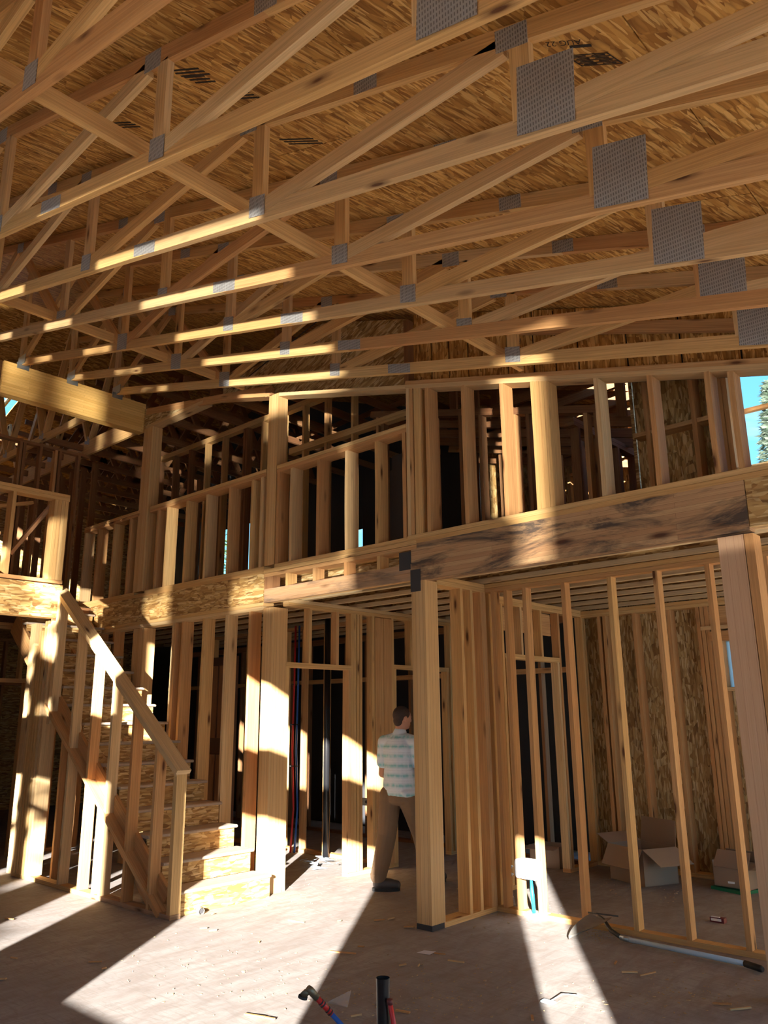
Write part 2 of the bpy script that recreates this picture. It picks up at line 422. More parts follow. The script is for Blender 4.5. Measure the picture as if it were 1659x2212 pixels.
# unseen flap added across the narrow window to shape the sun patch
MASKM = plain('sun_mask_white', (.75, .77, .78), .7)
mb = MB()
pts = [(.76, 2.0), (.80, 2.0), (.82, 1.55), (.90, 1.42), (1.02, 1.34), (1.08, 1.22), (1.06, 1.08), (.98, .93), (.76, .90)]
mb.poly([(x, WY - .01, z) for x, z in pts], (0, 1, 0), .004, (1, 0, 0))
st(mb.obj('sun_mask_flap_1', MASKM, base=(.8, WY, .9)))
st(MB().box((3.2, -.6, 1.95), (3.32, 1.3, 2.75), 1).obj('wall_right', OSBW))
st(MB().box((-1.15, -5.65, -.3), (-.14, -5.6, 2.45), 0).box((1.07, -5.65, -.3), (2.9, -5.6, 1.2), 0).obj('glint_blocker', OSBG))  # unseen panels added outside to keep the upward glint off some windows
st(MB().box((-16, -4.1, -.3), (12, -.72, -.12), 0).box((4.5, -.72, -.3), (12, 9, -.12), 1).obj('ground_front', plain('pale_bounce_ground', (.80, .77, .70), .95, noise=.3, nscale=3)))  # unseen ground, paled to bounce sun up through the windows
st(MB().box((-15.6, -.6, -.1), (-15.5, 9.3, 6.6), 1).obj('wall_left', OSBW))
# rear wall sheathing, ground floor + upper
def panelwall(name, y, x0, x1, z0, ztopf, holes, mat, th=.012):
    mb = MB(); cuts = sorted({x0, x1} | {h[0] for h in holes} | {h[1] for h in holes})
    xx = [cuts[0]]
    for c in cuts[1:]:
        n = max(1, int((c - xx[-1]) / 1.3)); s = xx[-1]
        xx += [s + (c - s) * (k + 1) / n for k in range(n)]
    for a, b in zip(xx[:-1], xx[1:]):
        hs = [h for h in holes if h[0] <= a + 1e-6 and h[1] >= b - 1e-6]
        z = z0
        for h in sorted(hs, key=lambda h: h[2]):
            if h[2] > z: mb.poly([(a, y, z), (b - .003, y, z), (b - .003, y, h[2]), (a, y, h[2])], (0, -1, 0), th, (0, .0, 1))
            z = h[3]
        if z < ztopf(a) - .01: mb.poly([(a, y, z), (b - .003, y, z), (b - .003, y, ztopf(b)), (a, y, ztopf(a))], (0, -1, 0), th, (0, 0, 1))
    return st(mb.obj(name, mat, base=(0, y, 0)))
panelwall('wall_back', 8.64, -4.7, 1.5, -.05, lambda x: 3.05, [(-2.97, -1.9, 1.86, 2.33)], OSBG)
panelwall('wall_back_upper', 8.64, -6.0, -2.7, 3.05, lambda x: ROOFZ(x), [], OSBW)
panelwall('wall_back_window', 6.42, -2.78, 1.5, 3.05, lambda x: ROOFZ(x), [(-1.93, -.6, 3.46, 4.40)], OSBW)
st(MB().box((-2.82, 6.42, 3.05), (-2.79, 8.66, 4.75), 1).obj('wall_back_return', OSBW))
panelwall('wall_back_left', 9.2, -15.5, -4.7, -.05, lambda x: 7.7, [(-12.6, -11.6, 3.9, 5.2), (-9.2, -8.8, 3.4, 4.6)], plain('unlit_room_dark', (.035, .036, .042), .8))  # near-black colour stands in for the unlit depth of the back rooms

# ------------------------------------------------------------------ roof trusses
GT = 'scissor trusses over the great room'
TY = {0: .46, 1: 1.07, 2: 1.68, 3: 2.29, 4: 2.91, 5: 3.53, 6: 4.14, 7: 4.75}
ords = {0: 'roof truss overhead nearest the camera, at the very top of the frame',
 1: 'scissor roof truss cutting the top left corner, nearest of those in view',
 2: 'second scissor roof truss from the camera with the largest grey plate at the top edge',
 3: 'third scissor roof truss from the camera, sunlit stretch left of centre',
 4: 'fourth scissor roof truss from the camera, sunlit around its lattice plate',
 5: 'fifth scissor roof truss from the camera, hung on the beam by the leftmost bright hanger',
 6: 'sixth scissor roof truss, one before the last ahead of the balcony wall',
 7: 'last scissor roof truss, just in front of the balcony wall top plate'}
def plate(parent, c, w, h, y, shear=0):
    c = V((c[0], y, c[1]))
    MB().poly([c + V((-w / 2, 0, -h / 2 + w / 2 * .28)), c + V((w / 2, 0, -h / 2 - w / 2 * .28)), c + V((w / 2 + shear, 0, h / 2 - w / 2 * .28)), c + V((-w / 2 + shear, 0, h / 2 + w / 2 * .28))],
              (0, -1, 0), .0018, (1, 0, 0)).obj('connector_plate', STEEL, parent)
def truss(Y, label, full=True, mat=None, plates=True, xl=-9.06, xr=3.15, gable=False):
    yc = Y + T2 / 2; t = thing('roof_truss', label, 'truss', (-4.9, yc, 4.6), GT)
    bc = lambda x: V((x, yc, zb(x) + .046)); tc = lambda x: V((x, yc, zt(x)))
    rm = lambda: mat or random.choice((LUM, LUM, LUMR, LUMP))
    B('bottom_chord', rm(), t, bc(xl), bc(-4.11), T2, .089, bow=.004); B('bottom_chord', rm(), t, bc(-4.11), bc(-.0), T2, .089, bow=.006)
    B('bottom_chord', rm(), t, bc(0), V((xr, yc, 3.42 - .25 * xr + .046)), T2, .089)
    B('top_chord', rm(), t, tc(xr), tc(-2.17), T2, .089); B('top_chord', rm(), t, tc(-2.17), tc(-5.6), T2, .089); B('top_chord', rm(), t, tc(-5.6), tc(xl), T2, .089)
    N = [-1.27, -2.97, -4.90, -6.62]; TN = [.4, -1.33, -3.05, -5.0, -7.7]
    for i, x in enumerate(N):
        x = x - .06 if i == 0 else x
        B('web', rm(), t, (x, yc, zb(x) + .09), (x, yc, zt(x) - .045), .089, T2, (0, 1, 0))
    for (x0, x1) in ((-1.22, .45), (-2.90, -1.40), (-4.83, -3.12), (-6.55, -5.08), (-6.69, -7.75), (-8.95, -7.82)):
        B('web', rm(), t, (x0, yc, zb(x0) + .085), (x1, yc, zt(x1) - .04), T2, .089, (0, 0, 1))
    B('web', rm(), t, (-9.0, yc, zb(-9.0) + .05), (-9.0, yc, zt(-9.0) - .045), .089, T2, (0, 1, 0))
    if plates:
        yf = Y - .0012
        plate(t, (-1.235, zb(-1.235) + .165), .245, .31, yf, .015)
        for x in (-2.97, -4.90): plate(t, (x, zb(x) + .085), .13, .125, yf)
        plate(t, (-4.11, zb(-4.11) + .046), .25, .085, yf)
        plate(t, (-6.62, zb(-6.62) + .085), .18, .17, yf)
        plate(t, (-2.17, zt(-2.17)), .15, .09, yf); plate(t, (-5.6, zt(-5.6)), .15, .09, yf)
        for x in (-1.36, -3.07, -5.02, -7.75): plate(t, (x, zt(x) - .015), .15, .11, yf)
    return t
for k in range(8): truss(TY[k], ords[k])
for i, Y in enumerate((6.58, 7.0, 7.4, 7.80, 8.41)):
    t = thing('roof_truss', 'dark roof truss over the upper rooms, %s behind the balcony wall' % ('first', 'second', 'third', 'fourth', 'fifth')[i], 'truss', (-3, Y, 4.2), 'trusses over the upper rooms')
    yc = Y
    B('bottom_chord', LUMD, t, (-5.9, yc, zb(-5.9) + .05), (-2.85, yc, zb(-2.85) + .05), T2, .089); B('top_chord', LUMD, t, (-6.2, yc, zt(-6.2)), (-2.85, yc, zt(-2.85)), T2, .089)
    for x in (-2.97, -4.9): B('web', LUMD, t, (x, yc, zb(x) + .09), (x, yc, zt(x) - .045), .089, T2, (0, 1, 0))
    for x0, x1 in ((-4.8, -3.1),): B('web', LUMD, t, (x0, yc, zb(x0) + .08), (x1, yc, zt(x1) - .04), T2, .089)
# long braces tying the trusses
for i, (x, lab) in enumerate(((-3.14, 'long lumber brace running across the trusses through the upright webs in mid frame'), (-6.80, 'long lumber brace tying the trusses near the glued beam on the left'))):
    z = zb(x) + .09 + .045
    tag(B('truss_brace', LUM, None, (x, .4, z), (x, 5.15, z), T2, .089, (0, 0, 1)), lab, 'brace', 'braces across the trusses')
# galvanised hangers on the beam
for i, (k, l) in enumerate(((3, 'beyond the left edge'), (4, 'at the left edge of the frame'), (5, 'nearest the left end of the beam face'), (6, 'middle one over the lit beam face'), (7, 'by the shadow end of the beam'))):
    y = TY[k] + .019; mb = MB(); z0 = zb(-9.0) - .004
    mb.box((-9.03, y - .03, z0 - .004), (-8.86, y + .03, z0)); mb.box((-9.03, y - .032, z0), (-8.84, y - .028, z0 + .10)); mb.box((-9.03, y + .028, z0), (-8.86, y + .032, z0 + .10))
    mb.box((-8.965, y - .07, z0 - .06), (-8.944, y + .07, z0 + .015))
    tag(mb.obj('truss_hanger', GALV), 'galvanised truss hanger on the glued beam, ' + l, 'bracket', 'truss hangers on the glued beam')
# glued laminated beam
o = MB().box((-9.08, 3.33, 5.25), (-8.95, 5.19, 5.65), 1, off=(3, 0)).obj('glued_laminated_beam', GLU)
tag(o, 'yellow glued laminated beam at left, half in sun, carrying the truss ends', 'beam')
o = MB().box((-11.5, 3.23, 5.23), (-9.0, 3.33, 5.66), 0).obj('header_beam', LUMD)
tag(o, 'dark header beam meeting the near end of the yellow laminated beam', 'beam')
o = MB().box((-9.08, 3.12, 5.0), (-8.94, 3.26, 5.7), 2)
# girders and flat trusses beyond the laminated beam
for (y, z0, h, lab, mat) in ((4.62, 5.40, .10, 'flat truss beyond the laminated beam, upper of the two with sun patches', LUM), (5.30, 5.36, .235, 'deep header beyond the laminated beam with a small sunlit end', LUM)):
    t = thing('girder_truss', lab, 'truss', (-11, y, z0), 'girders beyond the laminated beam')
    B('bottom_chord', mat, t, (-9.1, y, z0 + h / 2), (-15, y, z0 + h / 2), T2, h)
    B('top_chord', LUM, t, (-9.1, y, 6.8), (-12.2, y, 7.7), T2, .089); B('top_chord', LUM, t, (-12.2, y, 7.7), (-15.2, y, 6.7), T2, .089)
    for x in range(5):
        a = -9.5 - x * 1.2
        B('web', LUM, t, (a, y, z0 + h), (a - .55, y, 6.9 - .1 * x), T2, .089); B('web', LUM, t, (a - 1.1, y, z0 + h), (a - .55, y, 6.9 - .1 * x), T2, .089)
        plate(t, (a, z0 + h), .14, .12, y - .022)
for i in range(9):
    x = -9.6 - i * .61
    t = thing('ceiling_truss', 'dark flat ceiling truss over the upper hall, number %s from the glued beam' % ('one two three four five six seven eight nine'.split()[i]), 'truss', (x, 6.8, 5.45), 'dark ceiling trusses over the upper hall')
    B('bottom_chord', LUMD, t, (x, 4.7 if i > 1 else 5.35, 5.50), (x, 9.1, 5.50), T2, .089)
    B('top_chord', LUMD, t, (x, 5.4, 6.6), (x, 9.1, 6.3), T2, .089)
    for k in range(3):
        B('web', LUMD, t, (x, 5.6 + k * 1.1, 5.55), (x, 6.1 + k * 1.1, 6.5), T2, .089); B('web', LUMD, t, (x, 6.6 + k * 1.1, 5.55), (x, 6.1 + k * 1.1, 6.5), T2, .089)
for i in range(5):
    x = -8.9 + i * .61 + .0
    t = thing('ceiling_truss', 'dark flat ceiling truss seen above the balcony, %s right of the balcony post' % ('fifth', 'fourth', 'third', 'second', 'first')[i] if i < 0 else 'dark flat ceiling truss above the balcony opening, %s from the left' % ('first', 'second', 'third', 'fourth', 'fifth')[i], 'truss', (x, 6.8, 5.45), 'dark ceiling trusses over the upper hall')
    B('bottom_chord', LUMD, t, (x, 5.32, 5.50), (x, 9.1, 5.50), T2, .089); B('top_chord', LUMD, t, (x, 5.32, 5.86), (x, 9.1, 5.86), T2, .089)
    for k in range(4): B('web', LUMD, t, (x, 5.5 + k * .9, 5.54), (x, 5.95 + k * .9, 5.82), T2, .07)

# ------------------------------------------------------------------ balcony front plane
YF = 5.17; D6 = .14; D4 = .089
def stud(t, x, y0, z0, z1, d=D6, mat=None, bow=True, name='stud'):
    return B(name, mat or rl(), t, (x, y0 + d / 2, z0), (x, y0 + d / 2, z1), T2, d, (0, 1, 0), bow=random.uniform(.001, .006) if bow else 0)
def studx(t, x0, y, z0, z1, d=D4, mat=None, name='stud'):   # stud of a wall that runs along Y (faces +X), x0 = +X face
    return B(name, mat or rl(), t, (x0 - d / 2, y, z0), (x0 - d / 2, y, z1), d, T2, (0, 1, 0), bow=random.uniform(.001, .005))
def platex(t, x0, x1, y0, z0, d=D6, mat=None, h=T2, name='plate'):
    return BX(name, mat or rl(), t, (x0, y0, z0), (x1, y0 + d, z0 + h), 0)
def platey(t, x0, y0, y1, z0, d=D4, mat=None, h=T2, name='plate'):
    return BX(name, mat or rl(), t, (x0 - d, y0, z0), (x0, y1, z0 + h), 1)

# posts
def post(name, lab, lo, hi, mat=GLUP):
    c = (V(lo) + V(hi)) / 2; h = V(hi) - V(lo)
    return tag(MB().board((c.x, c.y, lo[2]), (c.x, c.y, hi[2]), h.x, h.y, (0, 1, 0), off=(0, .0)).obj(name, mat), lab, 'post')
post('wooden_post', 'built-up wooden post on the balcony under the end of the yellow beam', (-8.92, YF, 3.12), (-8.72, YF + .15, 5.28))
post('wooden_post', 'built-up wooden post beside the upper stairs, crossed by slanting sunlight', (-8.84, YF + .002, 0), (-8.60, YF + .16, 2.66))
post('wooden_post', 'built-up post at the foot of the stairs with two bright sun patches', (-6.355, YF, 0), (-6.205, YF + .20, 2.68))
post('wooden_post', 'pale post rising from the balcony floor to the sloping plate in mid frame', (-6.36, YF, 3.12), (-6.21, YF + .14, zb(-6.36)))
o = post('wooden_post', 'thick wooden post right of the man, with a dark base', (-4.365, YF - .002, .03), (-4.215, YF + .165, 2.72))
BX('stained_base', DARKST, o, (-4.367, YF - .004, .0), (-4.213, YF + .15, .04), 2)
MB().box((-4.370, YF - .006, 2.63), (-4.260, YF + .05, 2.82), 2).obj('stained_top', DARKST, o)
o = post('wooden_post', 'broad reddish built-up post at the right edge under the beam end', (-1.765, YF, 0), (-1.605, YF + .14, 2.70), GLUR)
post('wooden_post', 'narrow trimmer post against the reddish post at the right edge', (-1.60, YF, 0), (-1.545, YF + .14, 2.70), LUMR)

# left rim of the balcony
t = thing('edge_board', 'strand board rim panel below the balcony railing, left of the middle post', 'rim board', (-8, YF, 2.73))
BX('rim_panel', OSBW, t, (-10.35, YF, 2.745), (-6.36, YF + .03, 3.045), 0)
platex(t, -10.35, -6.36, YF - .006, 3.045, .15, LUM)
# plates under the rim + lower studs
t = thing('stud_wall', 'stud wall below the balcony between the stairs and the sunlit post', 'wall frame', (-7.5, YF, 0))
platex(t, -10.3, -8.3, YF, 2.705, mat=LUM); platex(t, -8.3, -6.36, YF, 2.705, mat=LUM); platex(t, -10.3, -6.36, YF, 2.665, mat=LUMP)
platex(t, -8.0, -6.36, YF, 0, mat=LUM, name='sole_plate')
for x in (-7.975, -7.935, -7.785, -7.38, -6.97, -6.57): stud(t, x, YF, .04, 2.665, mat=random.choice((LUM, LUMP, LUMR)))
for x in (-9.3, -9.7, -10.1): stud(t, x, YF, .04, 2.665, mat=LUMR)
# open framing right of the middle post
t = thing('balcony_edge_frame', 'lumber header with short cripple blocks above it, between the two posts', 'rim framing', (-5.3, YF, 2.72))
BX('header', LUMS, t, (-6.35, YF, 2.735), (-4.365, YF + .038, 2.875), 0); BX('header', LUM, t, (-6.35, YF + .04, 2.735), (-4.365, YF + .078, 2.875), 0)
for x in (-6.0, -5.6, -5.17, -4.75): BX('cripple', rl(), t, (x - .019, YF, 2.875), (x + .019, YF + .12, 3.0), 2)
BX('blocking', LUMD, t, (-6.35, YF + .0, 2.875), (-6.22, YF + .1, 3.0), 2)
BX('dark_block', DARKST, t, (-4.50, YF - .003, 2.83), (-4.37, YF + .03, 2.99), 2)
platex(t, -6.36, -4.3, YF - .002, 3.0, .14, LUMR); platex(t, -6.36, -4.3, YF - .004, 3.042, .14, LUM); 
BX('backing_panel', OSBG, t, (-6.2, YF + .30, 2.80), (-4.4, YF + .315, 3.02), 0)
# main beam
o = MB().board((-4.365, YF + .05, 2.885), (-1.56, YF + .05, 2.885), .10, .33, (0, 0, 1), off=(.0, .0)).obj('laminated_beam', GLUF)
tag(o, 'long weather-stained laminated fir beam under the balcony at right', 'beam')
o = MB().box((-4.45, YF + .36, 2.80), (-1.55, YF + .40, 2.89), 0).obj('ledger_strip', LUMP); tag(o, 'pale strip of lumber running below the stained beam', 'board')
o = MB().box((-1.555, YF, 2.74), (.9, YF + .03, 3.06), 0).obj('rim_panel', OSBW); tag(o, 'strand board rim panel at the right edge, beyond the stained beam', 'rim board')

# half walls (railings)
def halfwall(x0, x1, xs, lab, ends=True, z0=3.12, zt_=4.14):
    t = thing('half_wall', lab, 'railing', (x0, YF, z0), 'framed half walls along the balcony')
    platex(t, x0, x1, YF - .002, zt_, mat=LUM, name='cap_plate'); platex(t, x0, x1, YF, zt_ - .04, mat=LUMR, name='top_plate')
    if z0 > 3.09: platex(t, x0, x1, YF, z0 - .037, mat=LUM, name='sole_plate', h=.036)
    for x in xs: stud(t, x, YF, z0, zt_ - .04, mat=random.choice((LUM, LUMR, LUMR, LUMP)))
    return t
halfwall(-10.31, -8.89, (-10.28, -9.92, -9.50, -9.10), 'framed half wall at the top of the stairs, left of the tall post')
halfwall(-8.65, -6.37, (-8.45, -8.24, -7.83, -7.43, -7.0, -6.6, -6.44), 'framed half wall on the balcony between the two tall posts')
halfwall(-6.2, -4.40, (-6.17, -5.96, -5.56, -5.16, -4.77, -4.43), 'framed half wall on the balcony right of the middle post')
# raking full-height wall upper right
t = thing('stud_wall', 'tall stud wall on the balcony with a sloping top plate, upper right', 'wall frame', (-3, YF, 3.1))
for k, m in ((0, LUMP), (1, LUMR)):
    B('top_plate', m, t, (-4.40, YF + .07, zb(-4.40) + .02 + k * .04), (.8, YF + .07, 3.42 - .2 + .02 + k * .04), D6, T2, (0, 0, 1)) if False else \
    B('top_plate', m, t, (-4.40, YF + .07, zb(-4.40) + .02 + k * .04), (-.2, YF + .07, zb(-.2) + .02 + k * .04), D6, T2, (0, 0, 1))
platex(t, -4.4, .6, YF - .004, 3.05, .15, LUM, name='sole_plate'); platex(t, -4.4, .6, YF - .002, 3.09, .14, LUM, name='sole_plate')
for x in (-4.375, -4.335, -4.285, -4.245, -4.155, -3.75, -3.36, -3.065, -3.025, -2.985, -2.945, -2.52, -2.11, -1.71):
    stud(t, x, YF, 3.13, zb(x) + .004, mat=LUM if -3.1 < x < -2.9 else random.choice((LUM, LUMP, LUMR)))
stud(t, -1.56, YF, 3.13, zb(-1.56), mat=LUMR)
# raked header over the left openings
t = thing('raked_header', 'raking lumber header with strand board infill over the balcony opening at left', 'header', (-7.5, YF, 5.3))
B('plate', LUMP, t, (-6.20, YF + .07, zb(-6.2) + .02), (-4.40, YF + .07, zb(-4.4) + .02), D6, T2, (0, 0, 1))
B('plate', LUMR, t, (-7.62, YF + .07, zb(-7.62) + .02), (-6.36, YF + .07, zb(-6.36) + .02), D6, T2, (0, 0, 1))
B('plate', LUMR, t, (-8.9, YF + .02, zb(-8.9) - .12), (-6.36, YF + .02, zb(-6.36) + .09), T2, .089, (0, 0, 1))
BX('plate', LUMP, t, (-8.9, YF, 5.285), (-7.62, YF + .14, 5.325), 0)
MB().poly([(-8.93, YF + .002, 5.325), (-7.62, YF + .002, 5.325), (-6.9, YF + .002, 5.15), (-6.9, YF + .002, 5.24), (-8.93, YF + .002, 5.57)], (0, -1, 0), .02, (1, 0, 0)).obj('infill_panel', OSBG, t)
BX('dark_block', LUMD, t, (-6.43, YF + .0, 5.02), (-6.33, YF + .05, 5.12), 0)
# gable sheathing above
t = thing('gable_panel', 'greyed strand board panel above the balcony opening in mid frame', 'panel', (-5.5, YF, 4.6))
MB().poly([(-7.3, YF + .06, zb(-7.3) + .04), (-4.44, YF + .06, zb(-4.44) + .045), (-4.44, YF + .06, 5.27), (-5.6, YF + .06, 5.64), (-7.3, YF + .06, 5.42)], (0, -1, 0), .012, (1, 0, .4)).obj('sheet', OSBG, t)
MB().board((-7.1, YF + .052, 5.33), (-5.4, YF + .052, 5.75), .004, .012, (0, 0, 1)).obj('seam', DARKST, t)
B('edge_stud', LUMD, t, (-4.415, YF + .08, 4.60), (-4.415, YF + .08, 5.24), .05, .089, (0, 1, 0))
t = thing('gable_panel', 'strand board gable of narrow strips above the sloping plate at upper right', 'panel', (-3, YF + .2, 4.5))
xs_ = [-4.39, -4.17, -3.97, -3.76, -3.35, -3.10, -2.90, -2.70, -2.30, -1.9, -1.5, -1.1, -.6]
mb = MB()
for a, b in zip(xs_[:-1], xs_[1:]):
    mb.poly([(a, YF + .12, zb(a) + .07), (b - .014, YF + .12, zb(b) + .07), (b - .014, YF + .12, ROOFZ(b) - .01), (a, YF + .12, ROOFZ(a) - .01)], (0, -1, 0), .012, (0, 0, 1))
mb.obj('sheet', OSBR, t)
MB().poly([(-4.39, YF + .14, zb(-4.39)), (-.6, YF + .14, zb(-.6)), (-.6, YF + .14, ROOFZ(-.6) - .02), (-4.39, YF + .14, ROOFZ(-4.39) - .02)], (0, -1, 0), .004, (0, 0, 1)).obj('backing', FELT, t)
text_mesh('ink_mark', 'A2', .075, (-3.22, YF + .118, 4.58), (0, 0, 1), (-1, 0, 0), INK, t)
B('ledger', LUMR, t, (-3.2, YF + .09, zt(-3.2) - .15), (-1.0, YF + .09, zt(-1.0) - .15), T2, .089)
# upper floor deck + lower ceiling joists
mb = MB()
mb.box((-15.5, YF + .16, 3.03), (1.5, 9.15, 3.05), 0); mb.box((-15.5, -.4, 3.03), (-8.62, 4.06, 3.05), 0); mb.box((-15.5, 4.06, 3.03), (-10.05, YF + .16, 3.05), 0)
st(mb.obj('floor_upper', OSBW, base=(0, 5, 3.03)))
ys = [5.60, 6.02, 6.42, 6.82, 7.23, 7.64, 8.05, 8.45]
nm8 = 'first second third fourth fifth sixth seventh eighth'.split()
for (xa, xb, lab, grp) in ((-6.33, .5, 'I-joist under the balcony between posts and right room, %s back from the beam', 'floor joists under the balcony'), (-12, -6.37, 'I-joist above the room behind the stairs, %s back from the rim panel', 'floor joists above the room behind the stairs')):
    for i, y in enumerate(ys):
        t = thing('floor_joist', lab % nm8[i], 'joist', ((xa + xb) / 2, y, 2.79), grp)
        BX('flange', LUMJ, t, (xa, y - .029, 2.785), (xb, y + .029, 2.825), 0); BX('flange', LUMJ, t, (xa, y - .029, 2.99), (xb, y + .029, 3.03), 0)
        BX('web_panel', OSBD, t, (xa, y - .005, 2.825), (xb, y + .005, 2.99), 0)

# ------------------------------------------------------------------ ground floor walls
# return wall from the thick post
t = thing('stud_wall', 'short stud wall running back from the thick post right of the man', 'wall frame', (-4.25, 5.6, 0))
platey(t, -4.215, 5.33, 6.18, 2.70, .14); platey(t, -4.215, 5.33, 6.18, 2.74, .14); platey(t, -4.215, 5.32, 6.18, 0, .14, LUM, name='sole_plate')
for y in (5.68, 5.83): studx(t, -4.215, y, .04, 2.70, .12, LUM)
for y in (5.99, 6.03, 6.12, 6.16): studx(t, -4.215, y, .04, 2.70, .14, random.choice((LUM, LUMR)))
# recessed stud wall at right
t = thing('stud_wall', 'open stud wall at right with the digging tool along its sole plate', 'wall frame', (-3, 6.04, 0))
YR = 6.04
platex(t, -4.21, .4, YR, 2.74, mat=LUM, d=D4); platex(t, -4.21, .4, YR, 2.70, mat=LUMR, d=D4); platex(t, -4.21, .4, YR, 0, mat=LUM, d=D4, name='sole_plate')
for x in (-4.13, -3.99, -3.79, -3.40, -2.97, -2.575, -2.165, -1.75, -1.35): stud(t, x, YR, .04, 2.70, D4, mat=random.choice((LUM, LUM, LUMR)))
# W1: wall facing +X at X=-6.2, with door openings
def wall_y(lab, X, y0, y1, doors, studs, zt_=2.71, d=D4, stacks=(), cat='wall frame', z0=0, mat=None):
    t = thing('stud_wall', lab, cat, (X, (y0 + y1) / 2, z0))
    platey(t, X, y0, y1, zt_, d, mat); platey(t, X, y0, y1, zt_ + .04, d, mat)
    ys_ = y0
    for (a, b, hz) in doors:
        platey(t, X, ys_, a, z0, d, mat, name='sole_plate'); ys_ = b
        platey(t, X, a - .05, b + .05, hz, d, mat, name='header', h=.05)
        k = a + .28
        while k < b - .05: studx(t, X, k, hz + .05, zt_, d, mat, name='cripple'); k += .4
        for e in (a - .02, b + .02): studx(t, X, e, z0 + .04, hz, d, mat, name='jack_stud')
    platey(t, X, ys_, y1, z0, d, mat, name='sole_plate')
    for y in studs: studx(t, X, y, z0 + .04, zt_, d, mat)
    return t
wall_y('stud wall running back from the sunlit post, door openings left and right of the man', -6.205, 5.38, 8.55, [(5.41, 6.26, 2.09), (7.05, 8.0, 2.13)],
       [6.32, 6.36, 6.41, 6.46, 6.66, 6.99, 8.10, 8.45])
for i_, (ya_, yb_) in enumerate(((6.685, 6.825), (6.83, 6.97))):
    tag(BX('wide_board', LUMR, None, (-6.235, ya_, .04), (-6.20, yb_, 2.70), 2), 'wide upright board nailed to the wall behind the man, ' + ('left' if i_ == 0 else 'right') + ' of the pair', 'board', 'wide boards behind the man')
t = wall_y('stud wall with a door opening at the left side of the boxes room', -4.57, 6.2, 8.64, [(6.92, 7.90, 2.16)], [6.3, 6.6, 6.84, 7.97, 8.28, 8.52, 8.57])
# plywood infill panels above that door
BX('header_panel', LUMR, t, (-4.69, 6.9, 2.46), (-4.665, 7.95, 2.70), 1)
# back wall frame at Y=8.5
t = thing('stud_wall', 'back wall framing of the boxes room with a small window at right', 'wall frame', (-3, 8.5, 0))
platex(t, -4.57, 1, 8.5, 2.70, mat=LUM); platex(t, -4.57, 1, 8.5, 2.74, mat=LUM); platex(t, -4.57, 1, 8.5, 0, mat=LUM, name='sole_plate')
for x in (-4.35, -4.28, -3.92, -3.52, -3.20, -3.155, -3.11, -3.0): stud(t, x, 8.5, .04, 2.70, mat=LUMR)
for x in (-2.55, -2.1): stud(t, x, 8.5, .04, 1.8, mat=LUMR)
platex(t, -2.98, -1.8, 8.5, 1.82, mat=LUMP, name='sill'); platex(t, -3.1, -1.8, 8.49, 2.33, mat=LUMR, name='header', h=.10); platex(t, -3.18, -1.8, 8.49, 2.45, mat=LUMP, name='header', h=.04); platex(t, -3.18, -1.8, 8.52, 2.49, mat=LUMR, d=.05, name='header', h=.2)
FILM = plain('translucent_window_film', (.72, .84, .88), .5, noise=.5, nscale=3, col2=(.55, .66, .72))
nt = FILM.node_tree; tr = nt.nodes.new('ShaderNodeBsdfTranslucent'); tr.inputs[0].default_value = (.75, .88, .93, 1); mx = nt.nodes.new('ShaderNodeMixShader'); mx.inputs[0].default_value = .7
pb = [n for n in nt.nodes if n.type == 'BSDF_PRINCIPLED'][0]; outn = [n for n in nt.nodes if n.type == 'OUTPUT_MATERIAL'][0]
nt.links.new(pb.outputs[0], mx.inputs[1]); nt.links.new(tr.outputs[0], mx.inputs[2]); nt.links.new(mx.outputs[0], outn.inputs[0])
st(MB().poly([(-3.0, 8.63, 1.84), (-1.9, 8.63, 1.84), (-1.9, 8.63, 2.36), (-3.0, 8.63, 2.36)], (0, -1, 0), .003, (1, 0, 0)).obj('window_1', FILM))

# rooms further back on the ground floor
t = thing('stud_wall', 'plumbing stud wall in the room seen through the doorway left of the man', 'wall frame', (-7.4, 7, 0))
platex(t, -9.9, -6.3, 6.98, 2.70, mat=LUMR, d=D4); platex(t, -9.9, -6.3, 6.98, 0, mat=LUMR, d=D4, name='sole_plate')
for x in (-9.7, -9.3, -8.9, -8.5, -8.1, -7.75, -7.34, -6.84, -6.42): stud(t, x, 6.98, .04, 2.70, D4, mat=random.choice((LUMR, LUM)))
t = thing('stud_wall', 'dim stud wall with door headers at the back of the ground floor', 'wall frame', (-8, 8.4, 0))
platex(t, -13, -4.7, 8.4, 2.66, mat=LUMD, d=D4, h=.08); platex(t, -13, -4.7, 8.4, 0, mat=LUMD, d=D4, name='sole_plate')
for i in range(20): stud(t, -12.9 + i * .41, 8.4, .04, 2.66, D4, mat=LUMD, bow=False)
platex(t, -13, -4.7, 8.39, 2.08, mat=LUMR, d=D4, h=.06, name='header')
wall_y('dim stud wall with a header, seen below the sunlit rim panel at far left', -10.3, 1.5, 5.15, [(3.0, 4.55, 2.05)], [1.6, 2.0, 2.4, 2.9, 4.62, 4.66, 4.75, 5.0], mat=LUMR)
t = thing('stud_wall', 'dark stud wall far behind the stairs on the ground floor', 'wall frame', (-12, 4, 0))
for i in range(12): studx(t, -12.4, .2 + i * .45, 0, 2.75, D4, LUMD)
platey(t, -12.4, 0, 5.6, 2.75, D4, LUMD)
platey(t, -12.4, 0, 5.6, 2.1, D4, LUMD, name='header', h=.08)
# dark panel door leaning in the opening beside the stair
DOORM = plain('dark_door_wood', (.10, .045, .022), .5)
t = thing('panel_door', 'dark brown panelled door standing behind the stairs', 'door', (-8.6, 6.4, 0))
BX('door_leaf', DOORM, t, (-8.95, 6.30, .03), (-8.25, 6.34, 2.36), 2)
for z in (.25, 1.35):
    for x in (-8.9, -8.58): BX('door_panel', LUMD, t, (x, 6.285, z), (x + .28, 6.305, z + .9), 2)

